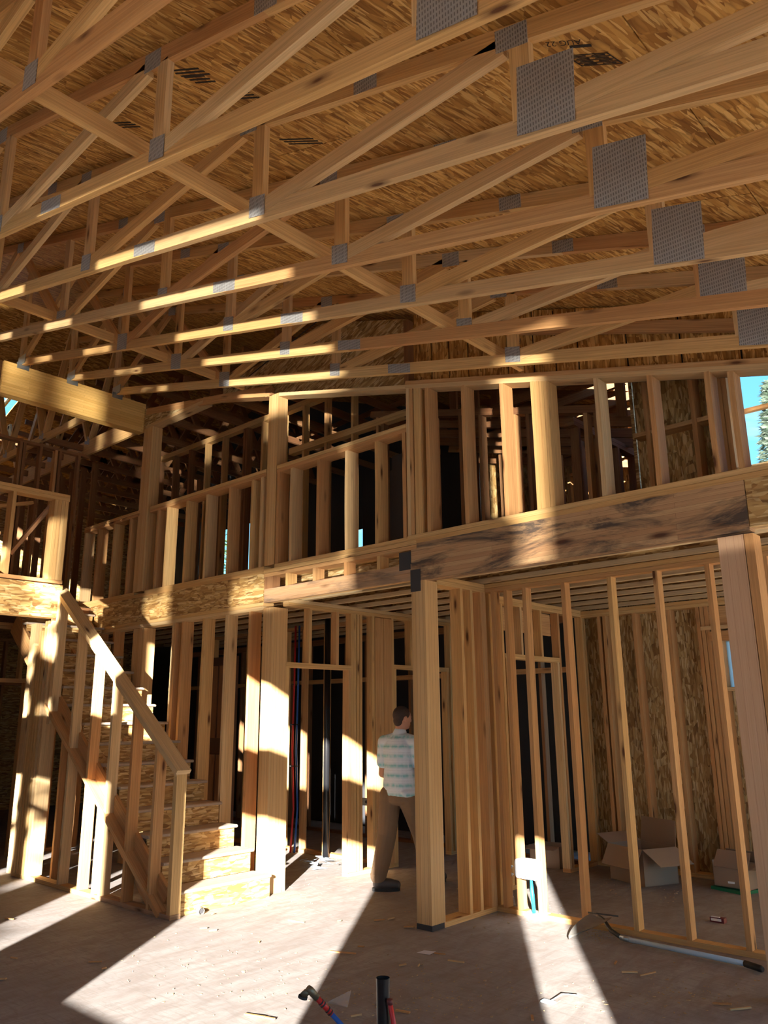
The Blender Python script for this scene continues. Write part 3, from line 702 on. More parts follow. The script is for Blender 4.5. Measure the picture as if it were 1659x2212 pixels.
# ------------------------------------------------------------------ upper floor inner walls
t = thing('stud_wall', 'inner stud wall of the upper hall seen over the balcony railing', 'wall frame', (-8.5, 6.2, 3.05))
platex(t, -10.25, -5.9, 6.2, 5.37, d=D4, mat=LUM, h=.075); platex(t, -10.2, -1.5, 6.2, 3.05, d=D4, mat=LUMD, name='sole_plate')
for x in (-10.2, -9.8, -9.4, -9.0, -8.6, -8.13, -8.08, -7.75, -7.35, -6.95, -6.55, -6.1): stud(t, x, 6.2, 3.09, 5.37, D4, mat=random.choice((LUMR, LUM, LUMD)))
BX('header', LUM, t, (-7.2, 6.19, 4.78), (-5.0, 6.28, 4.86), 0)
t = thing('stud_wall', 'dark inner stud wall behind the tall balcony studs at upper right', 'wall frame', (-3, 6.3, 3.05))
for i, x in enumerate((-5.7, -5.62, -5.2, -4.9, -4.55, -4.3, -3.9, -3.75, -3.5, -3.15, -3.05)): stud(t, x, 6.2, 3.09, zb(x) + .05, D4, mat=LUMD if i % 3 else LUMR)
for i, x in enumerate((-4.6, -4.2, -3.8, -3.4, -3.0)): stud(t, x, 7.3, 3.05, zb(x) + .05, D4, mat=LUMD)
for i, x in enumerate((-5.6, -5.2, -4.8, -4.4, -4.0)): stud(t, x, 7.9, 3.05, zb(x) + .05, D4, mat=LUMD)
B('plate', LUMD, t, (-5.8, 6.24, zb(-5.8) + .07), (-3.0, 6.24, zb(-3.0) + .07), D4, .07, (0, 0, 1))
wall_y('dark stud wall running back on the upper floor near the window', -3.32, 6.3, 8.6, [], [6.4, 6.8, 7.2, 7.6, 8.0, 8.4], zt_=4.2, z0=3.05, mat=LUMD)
DRY = plain('dark_grey_board', (.10, .085, .08), .8)
tag(BX('leaning_board', DRY, None, (-5.75, 6.5, 3.06), (-5.3, 6.52, 4.5), 2), 'dark grey board behind the right half wall', 'board')
tag(BX('leaning_board', DRY, None, (-6.35, 6.9, 3.06), (-6.05, 6.92, 4.5), 2), 'narrow dark grey board behind the middle of the balcony', 'board')
t = thing('stud_wall', 'upper back wall framing with diagonal and window trimmers beside the sky window', 'wall frame', (-3, 8.5, 3.05))
for x in (-5.4, -5.0, -4.6, -4.2, -3.8, -3.4, -3.0): stud(t, x, 8.5, 3.09, ROOFZ(x) - .1, mat=LUMR)
for x in (-2.62, -2.22): stud(t, x, 6.27, 3.09, ROOFZ(x) - .1, mat=LUMR)
for x in (-2.07, -2.03, -1.99, -1.95): stud(t, x, 6.27, 3.09, ROOFZ(x) - .1, mat=LUMR)
platex(t, -5.4, -2.8, 8.5, 4.45, mat=LUMR, name='blocking'); platex(t, -2.75, -2.1, 6.28, 3.92, mat=LUMR, name='blocking'); platex(t, -1.95, -.5, 6.27, 3.43, mat=LUMP, name='sill')
platex(t, -1.95, -.5, 6.36, 3.935, mat=LUMR, name='window_rail', h=.03, d=.05)
WHITE = plain('white_vinyl', (.8, .82, .84), .4)
wf = MB(); wf.box((-1.935, 6.38, 3.44), (-1.91, 6.42, 4.4), 2); wf.box((-1.93, 6.38, 3.45), (-.7, 6.42, 3.475), 0); st(wf.obj('window_2', WHITE))
# walls facing +X at upper left
t = thing('half_wall', 'sunlit framed half wall above the bright rim panel at far left', 'railing', (-8.55, 3.6, 3.1))
platey(t, -8.55, .5, 4.08, 4.01, .14, LUM); platey(t, -8.55, .5, 4.08, 4.05, .14, LUM); platey(t, -8.55, .5, 4.08, 3.06, .14, LUMR, name='sole_plate')
for y in (1.8, 2.2, 2.6, 3.0, 3.46): studx(t, -8.55, y, 3.1, 4.01, .14, LUM)
for y in (3.93, 3.97, 4.01, 4.05): studx(t, -8.55, y, 3.1, 4.01, .14, LUM)
B('diagonal_brace', LUMS, t, (-8.75, 3.55, 3.35), (-8.75, 3.97, 4.0), T2, .075, (1, 0, 0))
t = thing('edge_board', 'bright yellow strand board rim panel at far left, lit by the sun', 'rim board', (-8.55, 3, 2.67))
BX('rim_panel', OSBW, t, (-8.58, .5, 2.68), (-8.55, 4.09, 3.045), 1); BX('rim_board', LUM, t, (-8.70, .5, 2.68), (-8.59, 4.09, 3.045), 1)
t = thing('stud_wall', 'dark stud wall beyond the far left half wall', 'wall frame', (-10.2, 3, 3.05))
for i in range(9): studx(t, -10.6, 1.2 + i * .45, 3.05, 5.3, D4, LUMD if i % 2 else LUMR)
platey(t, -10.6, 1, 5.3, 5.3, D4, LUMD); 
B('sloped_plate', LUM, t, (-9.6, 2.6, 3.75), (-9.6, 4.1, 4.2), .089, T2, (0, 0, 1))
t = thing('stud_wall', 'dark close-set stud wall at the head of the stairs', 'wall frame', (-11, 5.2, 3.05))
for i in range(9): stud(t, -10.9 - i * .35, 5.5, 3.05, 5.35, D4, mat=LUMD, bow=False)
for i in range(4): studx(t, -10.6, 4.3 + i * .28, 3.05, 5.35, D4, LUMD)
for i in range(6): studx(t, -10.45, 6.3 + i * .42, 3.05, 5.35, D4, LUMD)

# ------------------------------------------------------------------ stairs
t = thing('staircase', 'framed wooden staircase with strand board risers climbing left along the balcony wall', 'staircase', (-6.1, 4.6, 0))
RI, RU = .195, .263
def nx(k): return -5.84 - RU * k
for k in range(1, 16):
    x = nx(k); z = RI * k; y0, y1 = 4.17, 5.155
    mb = MB(); prof = [(x - RU - .01, z - .028), (x - .012, z - .028), (x - .003, z - .022), (x, z - .014), (x - .003, z - .006), (x - .012, z), (x - RU - .01, z)]
    mb.poly([(px_, y0, pz) for px_, pz in prof], (0, -1, 0), -(y1 - y0), (1, 0, 0)) if False else mb.rings([[(px_, y0, pz) for px_, pz in prof], [(px_, y1, pz) for px_, pz in prof]], smooth=False)
    mb.obj('tread', TREAD, t)
    BX('riser', OSBW, t, (x - .045, y0 + .005, z - RI), (x - .03, y1 - .02 - (.0), z - .028), 1)
for y in (4.175, 4.64, 5.10):
    pts = [(nx(1) - .04, 0)]
    L0 = V((nx(1) - .04, y, 0))
    B('stringer', LUMR, t, (nx(1) - .30, y, .03), (nx(15) - .1, y, RI * 15 - .19), T2, .235, (0, 0, 1))
BX('landing', LUMD, t, (-10.9, 4.1, 2.86), (-9.95, YF + .0, 3.02), 0)  # dark lumber puts the landing's shade into its colour
BX('bottom_riser_face', OSBW, t, (nx(1) - .03, 4.18, 0), (nx(1) - .016, 5.15, .166), 1)
# stair side wall
t = thing('stair_side_wall', 'framed guard wall with a sloping rail on the near side of the stairs', 'railing', (-7.4, 4.05, 0))
YS = 4.05
BX('sole_plate', LUM, t, (-9.03, YS, 0), (-7.2, YS + .10, .038), 0); BX('sole_plate', LUMS, t, (-7.2, YS, 0), (-6.055, YS + .10, .038), 0)
zr = lambda x: 1.05 + .722 * (-x - 5.94)    # underside of rail
zs = lambda x: .0 + .725 * (-x - 6.20)     # stringer line
for x in (-8.0, -7.60, -7.21, -6.81, -6.40):
    B('stud', random.choice((LUMR, LUMP)), t, (x, YS + .05, .038), (x, YS + .05, zr(x)), T2, .10, (0, 1, 0), bow=.003)
B('stud', LUMP, t, (-7.33, YS + .05, .038), (-7.33, YS + .05, zs(-7.33)), T2, .10, (0, 1, 0), bow=.003)
B('newel', LUM, t, (-6.085, YS + .05, .038), (-6.085, YS + .05, zr(-6.085) + .02), .05, .10, (0, 1, 0))
B('stud', LUMP, t, (-8.52, YS + .05, 1.55), (-8.52, YS + .05, zr(-8.52)), .07, .10, (0, 1, 0))
B('hand_rail', LUMP, t, (-6.04, YS + .05, zr(-6.04) + .03), (-8.62, YS + .05, zr(-8.62) + .03), .14, T2, (0, 0, 1))
B('sub_rail', LUMP, t, (-6.06, YS + .045, zr(-6.06) - .005), (-8.6, YS + .045, zr(-8.6) - .005), .10, T2, (0, 0, 1))
B('sloped_plate', LUMR, t, (-6.22, YS + .045, zs(-6.22)), (-8.62, YS + .045, zs(-8.62)), .12, T2, (0, 0, 1))
B('sloped_plate', LUMR, t, (-6.25, YS + .10, zs(-6.25) + .09), (-8.62, YS + .10, zs(-8.62) + .09), T2, .14, (0, 0, 1))
tops = ((-9.0, 2.40), (-8.95, 2.40), (-8.88, 2.56), (-8.83, 2.56), (-8.76, 2.66), (-8.70, 2.66), (-8.63, 2.69))
for x, z in tops: B('stacked_stud', random.choice((LUM, LUMP)), t, (x, YS + .06, .038), (x, YS + .06, z), T2, .14, (0, 1, 0), bow=.002)
for y in (4.24, 4.30): B('stud', LUMR, t, (-8.45, y, .0), (-8.45, y, zs(-8.45)), T2, .089, (0, 1, 0))
post('wooden_post', 'pale post holding the sunlit rim panel left of the stair stack', (-9.24, YS + .04, 0), (-9.12, YS + .115, 2.67), LUMP)

# ------------------------------------------------------------------ plumbing, small things
def tubeobj(name, pts, r, mat, lab=None, cat=None, parent=None, n=12, grp=None):
    o = MB().tube(pts, r, n).obj(name, mat, parent)
    if lab: tag(o, lab, cat, grp)
    return o
REDP = plain('red_pex', (.62, .03, .03), .35); BLUEP = plain('blue_pex', (.02, .13, .52), .35); BRASS = plain('dull_brass', (.20, .18, .13), .45, .7)
CYAN = plain('cyan_blue_pipe', (.02, .38, .70), .35)
# foreground black stub pipe
bp = V((-2.70, 2.95, 0)); t = thing('drain_pipe', 'black plastic drain pipe stub standing in the foreground', 'pipe', bp)
ztop_ = P(827, 2112, 0, -2.70).z
MB().tube([bp, bp + V((0, 0, ztop_))], .030, 24, cap=False).obj('pipe_wall', BLACKP, t)
mb = MB().tube([bp + V((0, 0, ztop_ - .03)), bp + V((0, 0, ztop_))], [.0305, .0315], 24, cap=False); mb.obj('pipe_collar', BLACKP, t)
MB().tube([bp + V((0, 0, ztop_ - .12)), bp + V((0, 0, ztop_ - .002))], .026, 24, cap=False).obj('pipe_bore', plain('pipe_bore_dark', (.02, .025, .03), .4), t)
o = tubeobj('red_water_pipe', [(-2.645, 2.99, 0), (-2.65, 2.985, .2), P(842, 2165, 0, -2.65)], .011, REDP, 'red water pipe just right of the black drain stub', 'pipe')
MB().tube([P(842, 2170, 0, -2.65), P(842, 2158, 0, -2.65)], .014, 12).obj('pipe_cap', plain('dark_cap', (.15, .03, .03), .5), o)
# leaning pex with shut off elbow
pa = P(745, 2222, 0, -2.80); pb_ = P(668, 2137, 0, -2.87)
t = thing('water_supply_stub', 'leaning water pipe, blue below and red above, with a brass elbow valve', 'pipe', (pa.x, pa.y, 0))
mid = pa.lerp(pb_, .38); md2 = pa.lerp(pb_, .42)
MB().tube([V((pa.x + .06, pa.y, 0)), pa.lerp(pb_, -.3), pa, mid], .0105, 12).obj('blue_pipe', BLUEP, t)
MB().tube([mid, pa.lerp(pb_, .80)], .0125, 12).obj('red_sleeve', REDP, t)
d = (pb_ - pa).normalized()
for k in (.40, .47, .60, .66): MB().tube([pa.lerp(pb_, k), pa.lerp(pb_, k + .025)], .0145, 12).obj('clamp_ring', DARKST, t)
MB().tube([pa.lerp(pb_, .78), pa.lerp(pb_, .97), pb_ + d * .01], [.015, .017, .013], 12).obj('brass_body', BRASS, t)
cx = (Matrix(Rc) @ V((1, 0, 0))); e0 = pb_ - d * .012
MB().tube([e0, e0 - cx * .02 - V((0, 0, .004)), e0 - cx * .034 - V((0, 0, .02))], [.012, .015, .018], 14).obj('elbow', BRASS, t)
MB().tube([e0 - cx * .034 - V((0, 0, .018)), e0 - cx * .037 - V((0, 0, .028))], .021, 16).obj('elbow_nut', DARKST, t)
MB().tube([e0, e0 + V((0, 0, .022)) - cx * .008], .003, 8).obj('valve_stem', GALV, t)
# clear plastic scrap
CLR = plain('clear_film', (.85, .85, .82), .15, alpha=.28)
mb = MB(); c = P(735, 2165, 2, .01)
ps = [c + V(q) for q in ((-.07, -.05, -.005), (.02, .07, .05), (.08, -.02, -.005), (.0, -.07, .02))]
mb.poly(ps[:3], (0, -.3, 1), .0006, (1, 0, 0)); mb.poly([ps[0], ps[3], ps[2]], (0, -.3, 1), .0006, (1, 0, 0))
tag(mb.obj('plastic_scrap', CLR), 'crumpled scrap of clear plastic film between valve and black pipe', 'litter')

# in-wall pipes
for (x, y, m, r, lab) in ((-7.83, 6.90, REDP, .013, 'tall red water pipe in the plumbing room'), (-7.78, 6.92, BLUEP, .013, 'tall blue water pipe beside the red one in the plumbing room')):
    o = tubeobj('water_riser_pipe', [(x, y, 0), (x + .02, y + .02, .5), (x, y, 1.2), (x + .015, y, 2.0), (x, y + .02, 2.75)], r, m, lab, 'pipe')
    for z in (1.0, 1.5, 2.0): MB().box((x - .02, y - .02, z), (x + .02, y + .02, z + .012), 2).obj('pipe_clamp', DARKST, o)
tubeobj('drain_riser_pipe', [(P(706, 1600, 1, 6.92).x, 6.92, 0), (P(706, 1600, 1, 6.92).x, 6.92, 2.8)], .038, BLACKP, 'tall black drain pipe seen through the doorway left of the man', 'pipe')
tubeobj('drain_riser_pipe', [(-5.6, 8.0, 0), (-5.6, 8.0, 2.8)], .05, BLACKP, 'tall black drain pipe seen just right of the thick post', 'pipe')
o = MB().box((-6.75, 6.9, .62), (-6.42, 6.92, .70), 0).obj('bath_valve_bar', GALV); tag(o, 'punched steel strap across the studs in the plumbing room', 'bracket')
for k in range(4): MB().tube([(-6.70 + k * .075, 6.895, .66), (-6.70 + k * .075, 6.90, .66)], .018, 12).obj('strap_hole', DARKST, o)
PLA = plain('white_plastic', (.82, .84, .86), .4); SHEET = plain('pale_blue_plastic', (.55, .68, .78), .5)
mb = MB()
random.seed(3)
for k in range(14):
    c = V((-6.95 + random.uniform(-.3, .3), 6.55 + random.uniform(-.25, .25), .012 + random.uniform(0, .04))); a = random.uniform(0, 6.28); r = random.uniform(.03, .1)
    u = V((math.cos(a), math.sin(a), random.uniform(-.3, .3))) * r; w = V((-math.sin(a), math.cos(a), random.uniform(-.1, .5))) * r * .6
    mb.poly([c - u - w * .2, c + u - w * .2, c + w], u.cross(w), .001, (1, 0, 0))
tag(mb.obj('plastic_litter', SHEET), 'crumpled pale blue plastic wrapping on the floor inside the left doorway', 'litter', kind='stuff')
# valve box with blue pipe on the recessed wall
t = thing('outlet_box', 'bright white plumbing outlet box between two studs of the right wall', 'box', (-3.86, 5.99, .29))
def rbox(lo, hi, r, axis=1, n=5):
    lo = V(lo); hi = V(hi); ring = []
    for cx_, cz_, a0 in ((hi.x - r, hi.z - r, 0), (lo.x + r, hi.z - r, 90), (lo.x + r, lo.z + r, 180), (hi.x - r, lo.z + r, 270)):
        for k in range(n + 1):
            a = math.radians(a0 + 90 * k / n); ring.append((cx_ + r * math.cos(a), cz_ + r * math.sin(a)))
    return MB().rings([[(x, lo.y, z) for x, z in ring], [(x, hi.y, z) for x, z in ring]], smooth=False)
rbox((-3.985, 5.985, .295), (-3.765, 6.06, .445), .03).obj('box_body', PLA, t)
rbox((-3.965, 5.98, .31), (-3.785, 5.984, .43), .02).obj('box_cover', plain('bright_white_plastic', (.9, .92, .93), .35), t)
for x, z in ((-3.99, .32), (-3.99, .38), (-3.86, .325)):
    MB().tube([(x, 5.975, z), (x - .012, 5.965, z + .012), (x - .012, 5.965, z - .012)], .005, 8).obj('box_clip', GALV, t)
tubeobj('water_supply_pipe', [(-3.86, 6.03, .295), (-3.855, 6.03, .18), (-3.84, 6.02, .04)], [.010, .017, .014], CYAN, 'cyan blue water pipe rising to the white outlet box', 'pipe')
o = MB().box((-3.92, YR - .003, .002), (-3.74, YR + .07, .041), 0).obj('protection_plate', plain('pale_blue_steel', (.45, .62, .72), .4, .3)); tag(o, 'pale blue steel plate wrapped on the sole plate under the blue pipe', 'bracket')

# digging tool on the floor
t = thing('shovel', 'long-handled shovel with blue-grey shaft lying along the right wall plate', 'shovel', (-3, 5.9, 0))
ALU = plain('blue_grey_fibreglass', (.46, .62, .76), .35); RUB = plain('black_rubber', (.01, .01, .01), .6); TOOL = plain('worn_dark_steel', (.10, .095, .085), .5, .6, noise=.5, nscale=30)
h0 = V((-2.92, 5.80, .035)); h1 = V((-2.10, 5.77, .03)); g1 = V((-1.98, 5.72, .03))
MB().tube([h0, h1], .017, 16).obj('shaft', ALU, t); MB().tube([h1 - (g1 - h1) * .05, g1 - (g1 - h1) * .1, g1], [.021, .021, .014], 16).obj('grip', RUB, t)
MB().tube([h0 + V((-.07, .02, 0)), h0 + V((.01, 0, 0))], .0185, 14).obj('ferrule', GALV, t)
MB().tube([h0 + V((-.06, .015, 0)), (-3.10, 5.89, .05), (-3.2, 5.98, .09), (-3.27, 6.03, .10)], [.016, .015, .014, .012], 12).obj('socket', TOOL, t)
rg = []
n = 9
for i in range(10):
    s_ = i / 9; cpt = V((-3.22, 5.985, .10)).lerp(V((-3.30, 5.62, .012)), s_) ; w = .09 * (1 - s_ ** 2.2) * (.92 if i == 0 else 1) + .002
    row = []
    for k in range(n):
        a = (k / (n - 1) - .5) * 2; row.append(cpt + V((1, .15, 0)) * (a * w) + V((0, 0, .022 * a * a)))
    rg.append(row)
mb = MB()
nn = len(mb.v); th = V((0, 0, -.003))
for row in rg: mb.v += row
for row in rg: mb.v += [p + th for p in row]
q = n * 10
for i in range(9):
    for k in range(n - 1):
        A = i * n + k
        for fc in ((A, A + 1, A + n + 1, A + n), (q + A, q + A + n, q + A + n + 1, q + A + 1)): mb.f.append(fc); mb.uv.append(((0, 0),) * 4); mb.sm.append(True)
mb.obj('blade', plain('scoured_steel', (.36, .34, .31), .42, .6, noise=.4, nscale=14), t)
MB().tube([(-3.33, 5.98, .125), (-3.10, 6.02, .125)], .006, 8).obj('step_edge', TOOL, t)

# cardboard boxes
CARD = plain('cardboard', (.36, .26, .185), .85, noise=.25, nscale=4, col2=(.30, .21, .15)); CARDI = plain('cardboard_inside', (.30, .21, .15), .9)
def cbox(t, c, w, d, h, rot, flaps, th=.005):
    R = Matrix.Rotation(rot, 3, 'Z'); c = V(c)
    def q(x, y, z): return c + R @ V((x, y, z))
    def slab(name, pts, nrm, mat=CARD): return MB().poly(pts, nrm, th, (R @ V((1, 0, 0)))).obj(name, mat, t)
    X, Y_ = w / 2, d / 2
    mb = MB()
    mb.poly([q(-X, -Y_, 0), q(X, -Y_, 0), q(X, -Y_, h), q(-X, -Y_, h)], R @ V((0, -1, 0)), th, R @ V((1, 0, 0)))
    mb.poly([q(X, -Y_, 0), q(X, Y_, 0), q(X, Y_, h), q(X, -Y_, h)], R @ V((1, 0, 0)), th, R @ V((0, 1, 0)))
    mb.poly([q(X, Y_, 0), q(-X, Y_, 0), q(-X, Y_, h), q(X, Y_, h)], R @ V((0, 1, 0)), th, R @ V((1, 0, 0)))
    mb.poly([q(-X, Y_, 0), q(-X, -Y_, 0), q(-X, -Y_, h), q(-X, Y_, h)], R @ V((-1, 0, 0)), th, R @ V((0, 1, 0)))
    mb.poly([q(-X, -Y_, .006), q(X, -Y_, .006), q(X, Y_, .006), q(-X, Y_, .006)], (0, 0, 1), th, (1, 0, 0))
    mb.obj('box_body', CARD, t)
    for side, ln, ang in flaps:
        a = math.radians(ang); o_, u_ = math.sin(a) * ln, math.cos(a) * ln  # ang from vertical, outward
        if side == 'F': A, Bp, n_ = (-X, -Y_), (X, -Y_), V((0, -1, 0))
        if side == 'B': A, Bp, n_ = (X, Y_), (-X, Y_), V((0, 1, 0))
        if side == 'R': A, Bp, n_ = (X, -Y_), (X, Y_), V((1, 0, 0))
        if side == 'L': A, Bp, n_ = (-X, Y_), (-X, -Y_), V((-1, 0, 0))
        off_ = n_ * o_ + V((0, 0, u_))
        a0, b0 = V((A[0], A[1], h)), V((Bp[0], Bp[1], h)); ins = (b0 - a0) * .02
        pts = [c + R @ p for p in (a0, b0, b0 - ins + off_, a0 + ins + off_)]
        slab('flap', pts, (pts[1] - pts[0]).cross(pts[3] - pts[0]), CARDI if ang < 60 else CARD)
t = thing('cardboard_box', 'large open cardboard box with raised flaps against the back wall', 'box', (-3.82, 8.02, 0))
cbox(t, (-3.82, 8.02, 0), .50, .42, .33, -.42, [('F', .21, 150), ('B', .24, 8), ('R', .26, 118), ('L', .2, 70)])
t = thing('cardboard_box', 'smaller cardboard box resting on a green sheet near the right edge', 'box', (-2.98, 8.15, .03))
cbox(t, (-2.95, 8.22, .035), .34, .36, .17, -.16, [('F', .17, 20 - 55), ('B', .17, -40), ('R', .30, 84), ('L', .05, 10)])
MB().poly([V((-3.13, 8.05, .206)), V((-2.80, 8.0, .206)), V((-2.77, 8.3, .23)), V((-3.12, 8.38, .24))], (0, -.1, 1), .005, (1, 0, 0)).obj('flap', CARDI, t)
MB().box((-3.00, 8.017, .075), (-2.94, 8.02, .093), 0).obj('paper_label', PLA, t)
GREEN = plain('green_plastic', (.0, .16, .07), .45)
mb = MB(); mb.poly([(-3.18, 8.06, .0), (-2.85, 7.96, .0), (-2.74, 8.3, .0), (-3.1, 8.4, .0)], (0, 0, 1), -.028, (1, 0, 0)); tag(mb.obj('green_tray', GREEN), 'flat green plastic tray under the smaller cardboard box', 'tray')
t = thing('bottle', 'small orange bottle with a black cap behind the smaller box', 'bottle', (-3.22, 8.42, 0))
MB().tube([(-3.22, 8.42, .0), (-3.22, 8.42, .2), (-3.22, 8.42, .225)], [.032, .032, .018], 16).obj('bottle_body', plain('orange_plastic', (.75, .16, .04), .35), t)
MB().tube([(-3.22, 8.42, .222), (-3.22, 8.42, .275)], .02, 14).obj('bottle_cap', RUB, t)
for k, (x, y) in enumerate(((-6.5, 7.6),)): pass
t = thing('cardboard_box', 'cardboard box in the dark beyond the doorway in the right room', 'box', (-4.9, 8.1, 0))
cbox(t, (-4.95, 8.15, 0), .35, .3, .22, .1, [('F', .14, 100)])
t = thing('battery_pack', 'small dark red and white packet on the floor of the right room', 'packet', (-2.67, 6.86, 0))
MB().box((-2.73, 6.83, 0), (-2.62, 6.89, .035), 0).obj('packet_body', plain('dark_red_card', (.14, .01, .02), .5), t); MB().box((-2.72, 6.826, .012), (-2.64, 6.829, .03), 0).obj('white_band', PLA, t); MB().box((-2.725, 6.84, .035), (-2.66, 6.87, .038), 0).obj('white_band', PLA, t)
# drain opening at the stair foot
c = P(432, 1968, 2, .02)
t = thing('pipe_coupling', 'small round plastic pipe coupling lying at the foot of the bottom stair riser', 'pipe', (c.x, c.y, 0))
MB().tube([c + V((-.02, 0, .005)), c + V((.04, -.01, .005))], .026, 18, cap=False).obj('coupling_ring', plain('grey_beige_plastic', (.35, .33, .28), .5), t)
MB().tube([c + V((-.02, 0, .005)), c + V((.03, -.008, .005))], .019, 18).obj('coupling_core', DARKST, t)
# pale sheet + scraps
mb = MB(); c = P(920, 2058, 2, .004); mb.poly([c + V(q) for q in ((-.05, -.04, 0), (.05, -.02, 0), (.05, .05, .006), (-.04, .03, .003))], (0, 0, 1), .001, (1, 0, 0)); tag(mb.obj('paper_label', plain('white_paper', (.62, .63, .72), .6)), 'small white printed label lying on the bare concrete', 'litter')
c = P(1188, 2167, 2, .004); mb = MB(); mb.box(c + V((-.05, -.02, 0)), c + V((.03, .02, .01)), 0); mb.tube([c + V((.0, 0, .01)), c + V((.03, .1, .03)), c + V((.09, .17, .02))], .003, 6)
tag(mb.obj('wire_tie', SHEET), 'pale blue tag with a curled wire on the sunlit floor', 'litter')
SCR = [(640, 1990, .16, .2), (733, 1990, .04, 0), (883, 2003, .08, .5), (845, 1985, .06, 1.2), (780, 2045, .05, .3), (740, 2058, .20, .35), (985, 2078, .13, .05), (950, 2061, .09, .1), (870, 2085, .05, .9), (905, 2085, .04, 2.0),
       (460, 1975, .02, .4), (440, 2005, .06, .6), (460, 2010, .06, 1.0), (560, 2035, .03, 2.2), (20, 1985, .10, .2), (30, 2070, .08, .1), (205, 2078, .09, .7), (225, 2092, .03, 1.1), (5, 2116, .06, .4), (550, 2195, .14, .2), (580, 2200, .09, .1),
       (770, 2195, .06, .8), (870, 2185, .09, .2), (1150, 2200, .05, 2.2), (1360, 2100, .10, .6), (1400, 2105, .12, 1.1), (1560, 2170, .10, .3), (1600, 2180, .12, .8), (1330, 2080, .05, 1.8), (820, 1988, .09, .6)]
for i, (px, py, L, a) in enumerate(SCR):
    c = P(px, py, 2, .006); dd = V((math.cos(a), math.sin(a), 0)) * (L / 2)
    w = random.uniform(.006, .016)
    tag(MB().board(c - dd, c + dd + V((0, 0, random.uniform(0, .01))), w, .008, (0, 0, 1)).obj('wood_splinter', LUMR if i % 3 else LUMP), 'thin splinter of scrap wood lying on the concrete floor', 'scrap wood', 'wood splinters on the floor')
mb = MB(); random.seed(11)
zones = [((1120, 1965), 60, 25, 60), ((1300, 2015), 45, 14, 90), ((1345, 1915), 60, 25, 60), ((1465, 1930), 40, 15, 40), ((900, 2150), 260, 60, 260), ((500, 2080), 220, 90, 110), ((1480, 2150), 160, 50, 120), ((640, 1925), 80, 30, 30), ((730, 1850), 40, 12, 20), ((1000, 1960), 150, 60, 100)]
for (cx_, cy_), sx_, sy_, n_ in zones:
    for k in range(n_):
        px, py = random.gauss(cx_, sx_ * .6), random.gauss(cy_, sy_ * .6)
        if py < 1700 or py > 2300: continue
        c = P(px, py, 2, .001); a = random.uniform(0, 6.28); r = random.uniform(.0015, .0055); u = V((math.cos(a), math.sin(a), 0)) * r * random.uniform(1, 2.5); w = V((-math.sin(a), math.cos(a), 0)) * r
        mb.poly([c - u, c - w, c + u, c + w], (0, 0, 1), -.002 - .003 * random.random(), (1, 0, 0))
tag(mb.obj('sawdust_crumbs', plain('sawdust', (.42, .30, .17), .9)), 'scattered sawdust and wood crumbs across the concrete floor', 'sawdust', kind='stuff')

# ------------------------------------------------------------------ the man
_sph = {}
def unit_sphere(n):
    if n not in _sph:
        vs, fs = [V((0, 0, 1))], []; m = n + 6
        for i in range(1, n):
            a = math.pi * i / n
            for k in range(m): b = 2 * math.pi * k / m; vs.append(V((math.sin(a) * math.cos(b), math.sin(a) * math.sin(b), math.cos(a))))
        vs.append(V((0, 0, -1))); L = len(vs) - 1
        for k in range(m): fs.append((0, 1 + k, 1 + (k + 1) % m)); fs.append((L, L - m + (k + 1) % m, L - m + k))
        for i in range(n - 2):
            for k in range(m): A = 1 + i * m; fs.append((A + k, A + m + k, A + m + (k + 1) % m, A + (k + 1) % m))
        _sph[n] = (vs, fs)
    return _sph[n]
class Lump:
    def __init__(s): s.v = []; s.f = []
def blob(bm, c, r, rot=None, n=14):
    m = Matrix.Translation(V(c))
    if rot is not None: m = m @ rot
    m = m @ (Matrix.Diagonal((*r, 1)) if not isinstance(r, (int, float)) else Matrix.Diagonal((r, r, r, 1)))
    vs, fs = unit_sphere(n); k = len(bm.v)
    bm.v += [tuple(m @ v) for v in vs]; bm.f += [tuple(i + k for i in q) for q in fs]
def limb(bm, pts, rs, n=9):
    for i in range(len(pts) - 1):
        a, b = V(pts[i]), V(pts[i + 1]); L = (b - a).length; k = max(2, int(L / (.33 * min(rs[i], rs[i + 1]))))
        for j in range(k + 1):
            t_ = j / k; blob(bm, a.lerp(b, t_), rs[i] * (1 - t_) + rs[i + 1] * t_, n=n)
def remeshed(name, bm, mat, parent, vox=.006, smooth=4):
    me = bpy.data.meshes.new(name); me.from_pydata(bm.v, [], bm.f); me.update()
    o = bpy.data.objects.new(name, me); COL.objects.link(o)
    r = o.modifiers.new('r', 'REMESH'); r.mode = 'VOXEL'; r.voxel_size = vox; r.use_smooth_shade = True
    s = o.modifiers.new('s', 'SMOOTH'); s.iterations = smooth; s.factor = .5
    dg = bpy.context.evaluated_depsgraph_get(); me2 = bpy.data.meshes.new_from_object(o.evaluated_get(dg))
    bpy.data.objects.remove(o); me2.transform(Matrix.Translation(-org(parent)))
    me2.materials.clear(); me2.materials.append(mat)
    for p in me2.polygons: p.use_smooth = True
    return link(bpy.data.objects.new(name, me2), parent)
SKIN = plain('skin', (.50, .25, .16), .55, noise=.2, nscale=20, col2=(.42, .18, .11))
m_, nt, b_ = newmat('tie_dye_shirt'); N = NT(nt)
tcz = N.n('ShaderNodeTexCoord').outputs['Object']; wob = N.noise(N.mapping(tcz, (14, 14, 3)), 1, 3)
sp_ = N.n('ShaderNodeSeparateXYZ'); N.l(tcz, sp_.inputs[0]); zz = N.math('ADD', sp_.outputs[2], N.math('MULTIPLY', wob, .02))
fr = N.math('FRACT', N.math('MULTIPLY', zz, 11.0)); band = N.ramp(fr, [(.2, (0, 0, 0)), (.5, (1, 1, 1)), (.8, (0, 0, 0))])
